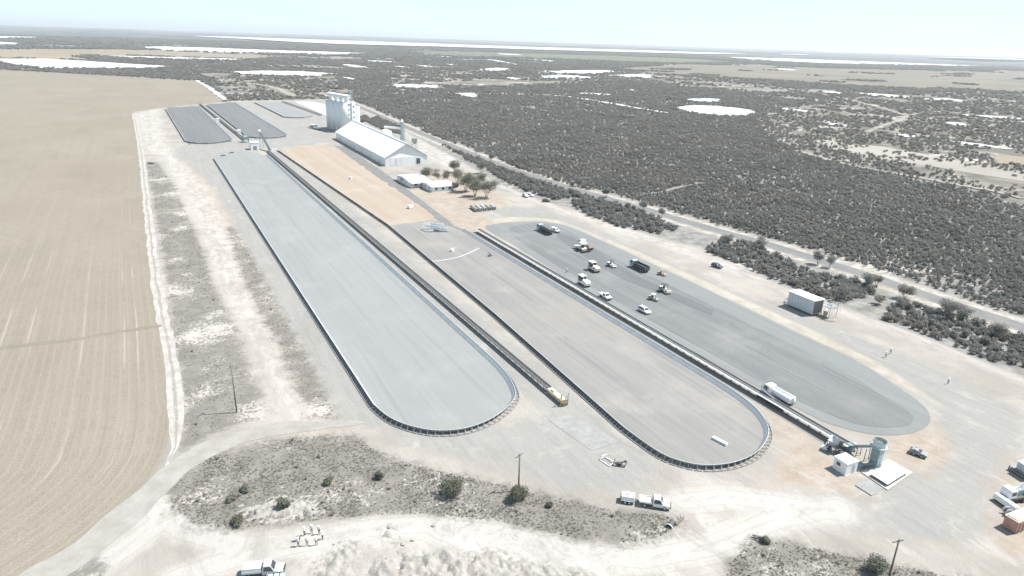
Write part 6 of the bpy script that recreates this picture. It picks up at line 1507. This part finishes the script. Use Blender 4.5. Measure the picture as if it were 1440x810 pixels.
# scattered stones on spoil and verge: countable ones
ST = MB(); R_ = random.Random(4)
stone_me = []
for k_ in range(3):
    bm = bmesh.new(); bmesh.ops.create_icosphere(bm, subdivisions=1, radius=1)
    for v2 in bm.verts: v2.co *= R_.uniform(.7, 1.2); v2.co.z *= .65
    me = bpy.data.meshes.new('stone'); bm.to_mesh(me); bm.free(); me.materials.append(M_SPOIL); stone_me.append(me)
for k_, (px, py, lab) in enumerate([(548, 742, 'pale stone at the top of the small grey rubble heap'), (566, 766, 'pale stone at the foot of the small grey rubble heap'), (580, 760, 'pale stone on the white floor right of the rubble heap'), (505, 700, 'pale stone in the grass left of the wide bush'), (438, 690, 'white stone above the dark bush on the spoil bank'), (610, 740, 'pale stone alone on the white pit road'), (470, 766, 'pale stone beside the grey spoil bank'), (930, 742, 'white stone in the rubble at the verge end')]):
    v_ = at(px, py); s_ = R_.uniform(.25, .5); o = obj('stone', stone_me[k_ % 3], None, (v_.x, v_.y, .1), R_.uniform(0, 6)); o.scale = (s_, s_ * .9, s_)
    tag(o, lab, 'stone', 'loose stones in the foreground')

# ------------------------------------------------------------------ people standing in a ring
def person_mesh(var):
    J = {'pel': (0, 0, .95), 'wst': (0, 0, 1.12), 'chs': (.02, 0, 1.36), 'nck': (.02, 0, 1.5), 'hd0': (.03, 0, 1.58), 'hd1': (.05, 0, 1.68), 'hd2': (.04, 0, 1.76),
         'hl': (0, .1, .9), 'kl': (.04 + .05 * var, .13, .5), 'al': (0 + .04 * var, .14, .09), 'tl': (.17 + .04 * var, .16, .04), 'hr': (0, -.1, .9), 'kr': (.03, -.13, .5), 'ar': (-.03, -.15, .09), 'tr': (.14, -.17, .04),
         'sl': (.01, .19, 1.42), 'el': (-.04, .27, 1.15), 'wl': (.1 + .1 * var, .24, .94), 'fl': (.14 + .12 * var, .22, .84), 'sr': (.01, -.19, 1.42), 'er': (-.04, -.27, 1.15), 'wr': (.08, -.25, .93), 'fr': (.11, -.24, .83)}
    Rr = dict(pel=.16, wst=.14, chs=.17, nck=.06, hd0=.085, hd1=.105, hd2=.08, hl=.1, kl=.065, al=.05, tl=.045, hr=.1, kr=.065, ar=.05, tr=.045, sl=.075, el=.05, wl=.037, fl=.04, sr=.075, er=.05, wr=.037, fr=.04)
    Ed = [('pel', 'wst'), ('wst', 'chs'), ('chs', 'nck'), ('nck', 'hd0'), ('hd0', 'hd1'), ('hd1', 'hd2'), ('pel', 'hl'), ('hl', 'kl'), ('kl', 'al'), ('al', 'tl'), ('pel', 'hr'), ('hr', 'kr'), ('kr', 'ar'), ('ar', 'tr'), ('chs', 'sl'), ('sl', 'el'), ('el', 'wl'), ('wl', 'fl'), ('chs', 'sr'), ('sr', 'er'), ('er', 'wr'), ('wr', 'fr')]
    ks = list(J); me = bpy.data.meshes.new('p'); me.from_pydata([J[k_] for k_ in ks], [(ks.index(a), ks.index(c_)) for a, c_ in Ed], [])
    o = bpy.data.objects.new('p', me); COL.objects.link(o); md = o.modifiers.new('s', 'SKIN'); o.modifiers.new('u', 'SUBSURF').levels = 1
    for i, k_ in enumerate(ks): me.skin_vertices[0].data[i].radius = (Rr[k_], Rr[k_] * (1.15 if k_ in ('chs', 'wst', 'pel') else 1)); me.skin_vertices[0].data[i].use_root = (k_ == 'pel')
    dg = bpy.context.evaluated_depsgraph_get(); out = bpy.data.meshes.new_from_object(o.evaluated_get(dg)); bpy.data.objects.remove(o)
    return out
M_SKIN = paint('skin', (.5, .34, .25), .6, 0, .08); M_SHIRT = paint('pale_shirt', (.95, .95, .88), .8, 0, .06); M_TROU = paint('dark_trousers', (.1, .105, .13), .9, 0, .15); M_BOOT = paint('tan_boot', (.25, .18, .12), .8, 0, .1); M_HAT = paint('white_hat', (1.0, 1.0, .98), .6, 0, .03); M_HAIR = paint('brown_hair', (.16, .11, .07), .8)
PM = []
for var in (0, 1, -.5):
    me = person_mesh(var)
    for m_ in (M_SKIN, M_SHIRT, M_TROU, M_BOOT): me.materials.append(m_)
    for f in me.polygons:
        c_ = f.center; f.use_smooth = True
        arm = abs(c_.y) > .215 and c_.z > .78 and c_.z < 1.2
        f.material_index = 3 if c_.z < .13 else (0 if (arm and c_.z < 1.16) else (2 if c_.z < .98 else (1 if c_.z < 1.5 else 0)))
    PM.append(me)
def hat_mesh():
    b_ = MB(); n_ = 14
    b_.cyl((.04, 0, 1.745), (.04, 0, 1.76), .2, .2, n_); b_.cyl((.04, 0, 1.76), (.04, 0, 1.85), .125, .1, n_); b_.cyl((.04, 0, 1.85), (.04, 0, 1.875), .1, .05, n_)
    return b_.mesh('hat', M_HAT)
def face_mesh():
    b_ = MB(); b_.box((.155, 0, 1.655), (.05, .035, .05))
    return b_.mesh('nose', M_SKIN)
def eye_mesh():
    b_ = MB()
    for y in (-.04, .04): b_.box((.148, y, 1.69), (.02, .03, .018))
    return b_.mesh('eyes', M_HAIR)
HAT, NOSE, EYE = hat_mesh(), face_mesh(), eye_mesh()
ring = [((428.2, 753), 'person in pale shirt at the upper left of the standing ring'), ((438.6, 750), 'tallest-looking person in white, topmost of the standing ring'), ((449.2, 751.5), 'person in pale clothes at the upper right of the standing ring'), ((454.0, 758.5), 'person in pale shirt, rightmost of the standing ring'),
        ((445.2, 767), 'person in pale shirt at the lower right of the standing ring'), ((432.0, 767.5), 'person in dark trousers, lowest middle of the standing ring'), ((419.4, 768.5), 'person at the lower left corner of the standing ring'), ((420.8, 760.5), 'person in dark trousers, leftmost of the standing ring')]
rc = at(437, 759)
def person(px, label, rz, k_, group):
    v_ = at(*px); t = thing('person', label, 'person', (v_.x, v_.y, .02), rz, group); me = PM[k_ % 3]
    o = obj('body', me, t); obj('hat', HAT, t); obj('nose', NOSE, o); obj('eyes', EYE, o); return t
for k_, (px, lab) in enumerate(ring):
    v_ = at(*px); person(px, lab, heading(v_, rc) + random.Random(k_).uniform(-.4, .4), k_, 'people standing in a ring')
person((796.5, 384), 'worker in dark clothes alone on the new asphalt', .3, 1, 'workers on the pads')
person((1245, 503), 'left of two workers standing on the pale yard', .3, 0, 'workers on the pads')
person((1252, 497.5), 'right of two workers standing on the pale yard', 3.3, 2, 'workers on the pads')
person((1333, 540), 'worker alone on the pale yard at the right', 1.3, 1, 'workers on the pads')

# ------------------------------------------------------------------ yard bits and pieces
# heap of galvanised wall frames
v_ = at(612, 324); t = thing('frame_stack', 'heap of spare galvanised wall frames at the end of the dusty pad', 'frames', (v_.x, v_.y, .07), along((590, 323), (636, 323)))
R_ = random.Random(9); fme = []
b_ = MB()
for y in (-.6, .6): b_.bar((-1.9, y, 0), (1.9, y, 0), .12)
for x_ in np.linspace(-1.8, 1.8, 7): b_.bar((x_, -.6, 0), (x_, .6, 0), .08); b_.bar((x_, .6, 0), (x_, .1, 1.3), .07); b_.bar((x_, -.6, 0), (x_, .1, 1.3), .07)
b_.bar((-1.9, .1, 1.3), (1.9, .1, 1.3), .1); fme = [b_.mesh('frame', M_WHITE), b_.mesh('frame', M_BLUEG)]
for k_ in range(26):
    o = obj('frame', fme[k_ % 2], t, (R_.uniform(-4.6, 4.6), R_.uniform(-2.6, 3.4), .15 + .35 * (k_ // 6)), R_.uniform(-.5, .5)); o.rotation_euler = (R_.uniform(-.5, .5), R_.uniform(-.1, .1), R_.uniform(-.5, .5))
# rolled tarpaulins
ta, tb2 = at(650, 281), at(672, 298); rzt = heading(ta, tb2); nrm = Vector((math.sin(rzt), -math.cos(rzt), 0)) * -1
for k_, lab in enumerate(('leftmost rolled tarpaulin in the row below the gum trees', 'second rolled tarpaulin from the left below the gum trees', 'middle rolled tarpaulin below the gum trees', 'fourth rolled tarpaulin below the gum trees', 'rightmost rolled tarpaulin beside the sandy corner')):
    base = at(670.5 + k_ * 6.3, 298.3 - k_ * .7); t = thing('tarpaulin_roll', lab, 'tarpaulin', (base.x, base.y, 0), rzt, 'rolled tarpaulins')
    L3 = 9 - k_ * .8; b_ = MB(); n_ = 14; P_ = []
    for i2, x_ in enumerate(np.linspace(-L3, 0, 8)):
        for j in range(n_): a = 6.283 * j / n_; rr = .95 * (1 + .06 * mnoise.noise((x_, j * .7, k_))); P_.append((x_, rr * math.cos(a), .95 + rr * .95 * math.sin(a)))
    b_.add(P_, [(i2 * n_ + j, i2 * n_ + (j + 1) % n_, (i2 + 1) * n_ + (j + 1) % n_, (i2 + 1) * n_ + j) for i2 in range(7) for j in range(n_)] + [tuple(range(n_))[::-1], tuple(range(7 * n_, 8 * n_))]); part('roll', b_, [M_TAN_P, M_TARP, M_TARP, M_TAN_P, M_TARP][k_], t, 0, False)
    b_ = MB(); b_.cyl((-.02, 0, .95), (.18, 0, .95), .42, .42, 12); part('core', b_, M_DARK, t)
    for x_ in (-L3 * .75, -L3 * .25):
        b_ = MB()
        for j in range(n_): a0, a1 = 6.283 * j / n_, 6.283 * (j + 1) / n_; b_.bar((x_, 1.01 * math.cos(a0), .95 + .97 * math.sin(a0)), (x_, 1.01 * math.cos(a1), .95 + .97 * math.sin(a1)), .12, .03)
        part('strap', b_, M_GALV, t)
# concrete beam, scrap frames
v_ = at(1012, 622); rz_ = along((1003, 617), (1022, 627)); t = thing('concrete_beam', 'white concrete beam lying on the dusty pad', 'beam', (v_.x, v_.y, .07), rz_)
b_ = MB(); b_.box((0, 0, .28), (3.6, .8, .5)); part('beam', b_, M_WROOF, t, .03); b_ = MB(); b_.box((-1.2, 0, .015), (.2, 1.0, .03)); b_.box((1.2, 0, .015), (.2, 1.0, .03)); part('bearer', b_, M_WOOD, t)
v_ = at(858, 652); t = thing('scrap_steel', 'bent white and dark steel frame dumped on the pale yard', 'scrap', (v_.x, v_.y, .02), along((843, 650), (856, 659)))
b_ = MB(); 
for a, c_ in (((-2.2, -.9, .1), (.6, -.9, .1)), ((-2.2, .6, .1), (.6, .7, .5)), ((-2.2, -.9, .1), (-2.2, .6, .1)), ((.6, -.9, .1), (.6, .7, .5)), ((-2.2, -.9, .1), (-1.9, -.6, .9)), ((-2.2, .6, .1), (-1.8, .7, .9)), ((-1.9, -.6, .9), (-1.8, .7, .9))): b_.bar(a, c_, .14)
part('frame', b_, M_WHITE, t)
b_ = MB()
for a, c_ in (((.4, .9, .1), (2.3, 2.4, .8)), ((.9, -.1, .1), (2.6, 1.4, .1)), ((.9, -.1, .1), (.4, .9, 1.0)), ((2.3, 2.4, .8), (2.6, 1.4, .1)), ((1.2, .2, .1), (2.3, 2.2, 1.2))): b_.bar(a, c_, .16)
b_.box((1.5, 1.1, .4), (.9, .7, .5), rz=.4); part('bent_strut', b_, M_DARK, t)
v_ = at(943, 738); t = thing('scrap_pipe', 'dark bent culvert sheet with white rim in the verge rubble', 'scrap', (v_.x, v_.y, .05), .5); t.scale = (.75, .75, .7)
b_ = MB(); n_ = 9
for j in range(n_ - 1):
    a0, a1 = math.pi * j / (n_ - 1), math.pi * (j + 1) / (n_ - 1); b_.quad((-1.2, .9 * math.cos(a0), .9 * math.sin(a0)), (1.2, .7 * math.cos(a0), .7 * math.sin(a0)), (1.2, .7 * math.cos(a1), .7 * math.sin(a1)), (-1.2, .9 * math.cos(a1), .9 * math.sin(a1)))
part('sheet', b_, M_DARK, t); b_ = MB()
for j in range(n_ - 1):
    a0, a1 = math.pi * j / (n_ - 1), math.pi * (j + 1) / (n_ - 1); b_.bar((-1.22, .93 * math.cos(a0), .93 * math.sin(a0)), (-1.22, .93 * math.cos(a1), .93 * math.sin(a1)), .16)
part('rim', b_, M_WHITE, t)
for px, lab, rz_ in (((957, 734), 'dark log lying in the rubble at the verge end', .2), ((1068, 757), 'dark stump with pale cut end by the verge corner', 2.2)):
    v_ = at(*px); t = thing('log', lab, 'log', (v_.x, v_.y, .2), rz_); b_ = MB(); b_.cyl((-1.3, 0, .1), (1.2, .2, .2), .25, .18, 9); b_.cyl((.2, .1, .2), (.9, .9, .5), .12, .06, 7); part('stem', b_, M_WOOD, t); b_ = MB(); b_.cyl((-1.33, 0, .1), (-1.3, 0, .1), .22, .22, 9); part('cut_end', b_, M_CREAMP, t)
wagon('grey_car', 'small grey car beside the earth patch right of the tower', 'car', on(1291, 640, .01), along((1283, 636), (1300, 642)), M_GALVD, 3.4, 1.6, 1.3)
# pallets and small gear on the pads
def crate_thing(name, label, cat, px, rz_, parts_, z=.07):
    v_ = at(*px); t = thing(name, label, cat, (v_.x, v_.y, z), rz_)
    for nm, mb_, mt in parts_: part(nm, mb_, mt, t, .02)
    return t
crate_thing('tool_box', 'small white tool box on the dusty pad near the white arc', 'box', (636, 353.5), .8, [('box', MB().box((0, 0, .5), (1.9, .8, .9)), M_WHITE), ('lid', MB().box((0, 0, 1.0), (2.0, .9, .1)), M_WROOF)])
crate_thing('winch_cart', 'small grey winch cart by the right wall of the dusty pad', 'cart', (690, 360), .5, [('deck', MB().box((0, 0, .5), (2.2, 1.2, .2)), M_GALVD), ('winch', MB().cyl((0, -.5, .95), (0, .5, .95), .4, .4, 12), M_GALV), ('frame', MB().bar((-1, -.5, .6), (-1, -.5, 1.6)  , .1).bar((-1, .5, .6), (-1, .5, 1.6), .1).bar((-1, -.5, 1.6), (-1, .5, 1.6), .1), M_DARK)])
crate_thing('generator', 'white generator skid on the orange earth bunker edge', 'generator', (577, 293), .6, [('body', MB().box((0, 0, .9), (3.2, 1.5, 1.4)), M_WHITE), ('skid', MB().box((0, 0, .12), (3.6, 1.7, .16)), M_DARK), ('exhaust', MB().cyl((1, .3, 1.6), (1, .3, 2.2), .08, .08, 8), M_DARK), ('side_bin', MB().box((2.6, .3, .6), (1.2, 1.2, 1.0)), M_BLUEG)])
crate_thing('water_cube', 'small white tank on the orange earth bunker', 'tank', (493, 252), .2, [('tank', MB().cyl((0, 0, .1), (0, 0, 1.5), .9, .9, 14), M_WHITE), ('lid', MB().cyl((0, 0, 1.5), (0, 0, 1.6), .4, .35, 10), M_GALV)])
for px, lab in (((313, 219.5), 'left dark sandbag pile at the far end of the pale pad'), ((325, 215.5), 'right dark sandbag pile at the far end of the pale pad')):
    crate_thing('sandbag_pile', lab, 'sandbags', px, .4, [('bag', MB().box((x_, y_, z_), (1.3, .8, .35), top=(.8, .75)), M_DARK) for x_, y_, z_ in ((-.9, 0, .2), (.5, .1, .2), (1.6, -.1, .2), (-.2, .05, .53), (1.0, 0, .53))])
# ------------------------------------------------------------------ plant parked at the right edge
v_ = at(1427, 742); rzc = along((1410, 748), (1440, 735))
t = thing('red_skip', 'faded red steel skip bin at the right edge', 'skip bin', (v_.x, v_.y, .01), rzc)
b_ = MB(); b_.box((.6, 0, 1.3), (5.0, 2.3, 2.3), top=(1.06, 1.04)); part('bin', b_, M_RED, t, .04)
b_ = MB(); b_.box((.6, 0, 2.52), (5.3, 2.42, .14)); part('rim', b_, M_REDL, t)
b_ = MB(); b_.box((.6, 0, 2.66), (4.9, 2.0, .18), top=(.95, .9)); part('lid', b_, M_REDL, t, .03)
for x_ in (-1.2, .0, 1.2, 2.4):
    b_ = MB(); b_.box((x_, -1.22, 1.3), (.14, .1, 2.1)); b_.box((x_, 1.22, 1.3), (.14, .1, 2.1)); part('rib', b_, M_RED, t)
v_ = at(1413, 712); rzw = along((1400, 705), (1424, 722))
t = thing('white_tank', 'long white box tank left of the red skip bin', 'tank', (v_.x, v_.y, .01), rzw)
b_ = MB(); b_.box((0, 0, .95), (4.6, 1.1, 1.1), top=(.98, .9)); part('body', b_, M_WHITE, t, .08)
b_ = MB()
for x_ in (-1.6, 0, 1.6): b_.box((x_, 0, .25), (.3, 1.1, .3))
part('foot', b_, M_DARK, t)
v_ = at(1416, 724)
t = thing('cable_drum', 'small white cable drum between the white tank and the red skip', 'cable drum', (v_.x, v_.y, .01), rzw + 1.2)
b_ = MB()
for y in (-.5, .5): b_.cyl((0, y - .05, .75), (0, y + .05, .75), .75, .75, 18)
part('flange', b_, M_WHITE, t); b_ = MB(); b_.cyl((0, -.45, .75), (0, .45, .75), .42, .42, 14); part('cable', b_, M_DARK, t)
v_ = at(1427, 703); t = thing('mobile_plant', 'white-topped mobile plant with dark wheels and lattice boom at the right edge', 'mobile plant', (v_.x, v_.y, .01), rzw + math.pi * .5)
b_ = MB(); b_.box((0, 0, 1.0), (6.0, 2.1, .5)); part('chassis', b_, M_DARK, t)
b_ = MB(); b_.prism([(-2.9, 1.3), (-1.3, 1.3), (-1.3, 2.9), (-2.6, 2.9), (-2.9, 2.2)], 2.1); part('cab', b_, M_WHITE, t, .06)
b_ = MB(); glass_side(b_, [(-2.6, 1.9), (-2.5, 2.7), (-1.5, 2.7), (-1.5, 1.9)], 2.1, 2.1, 0, 1); part('side_window', b_, M_GLASS, t)
b_ = MB(); b_.box((.4, .3, 1.8), (2.4, 1.3, 1.1)); part('engine_house', b_, M_BLUEG, t, .05)
b_ = MB(); b_.box((1.9, -.5, 1.6), (.9, .9, .8)); part('pump', b_, M_YEL, t, .03)
b_ = MB()
for y, z in ((-.35, 2.2), (.35, 2.2), (-.35, 2.9), (.35, 2.9)): b_.bar((.2, y, z), (6.8, y, z + 2.4), .08)
for k_ in range(9):
    x_ = .2 + k_ * .73; zz = 2.2 + k_ * .266; b_.bar((x_, -.35, zz), (x_ + .7, -.35, zz + .95), .05); b_.bar((x_, .35, zz), (x_ + .7, .35, zz + .95), .05); b_.bar((x_, -.35, zz + .7), (x_, .35, zz + .7), .05)
part('boom', b_, M_GALV, t)
wheels(t, [(x_, y) for x_ in (-2.1, .9, 2.1) for y in (-1.0, 1.0)], .52, .36)
v_ = at(1436, 668); t = thing('flat_rack', 'grey stacked flat racks behind the mobile plant at the right edge', 'racks', (v_.x, v_.y, .01), rzw)
b_ = MB(); b_.box((0, 0, .5), (4.4, 2.2, .2)); b_.box((.2, 0, 1.0), (4.2, 2.0, .12)); part('deck', b_, M_GALVD, t)
b_ = MB(); b_.box((.5, .2, 1.9), (3.0, 1.6, 1.6)); part('crate', b_, M_GALV, t, .03)
b_ = MB(); b_.box((.5, .2, 2.74), (3.1, 1.7, .1)); part('crate_lid', b_, M_WROOF, t)
b_ = MB()
for x_ in (-2, 2):
    for y in (-1, 1): b_.bar((x_, y, 0), (x_, y, 1.1), .14)
part('leg', b_, M_DARK, t)
# field-side bits
crate_thing('trough', 'small dark trough on the white sand beside the field', 'trough', (212, 230.5), .3, [('basin', MB().box((0, 0, .4), (3.2, 1.2, .8), top=(1.1, 1.1)), M_DARK), ('float_box', MB().box((1.2, 0, .9), (.8, 1.0, .25)), M_GALV)])
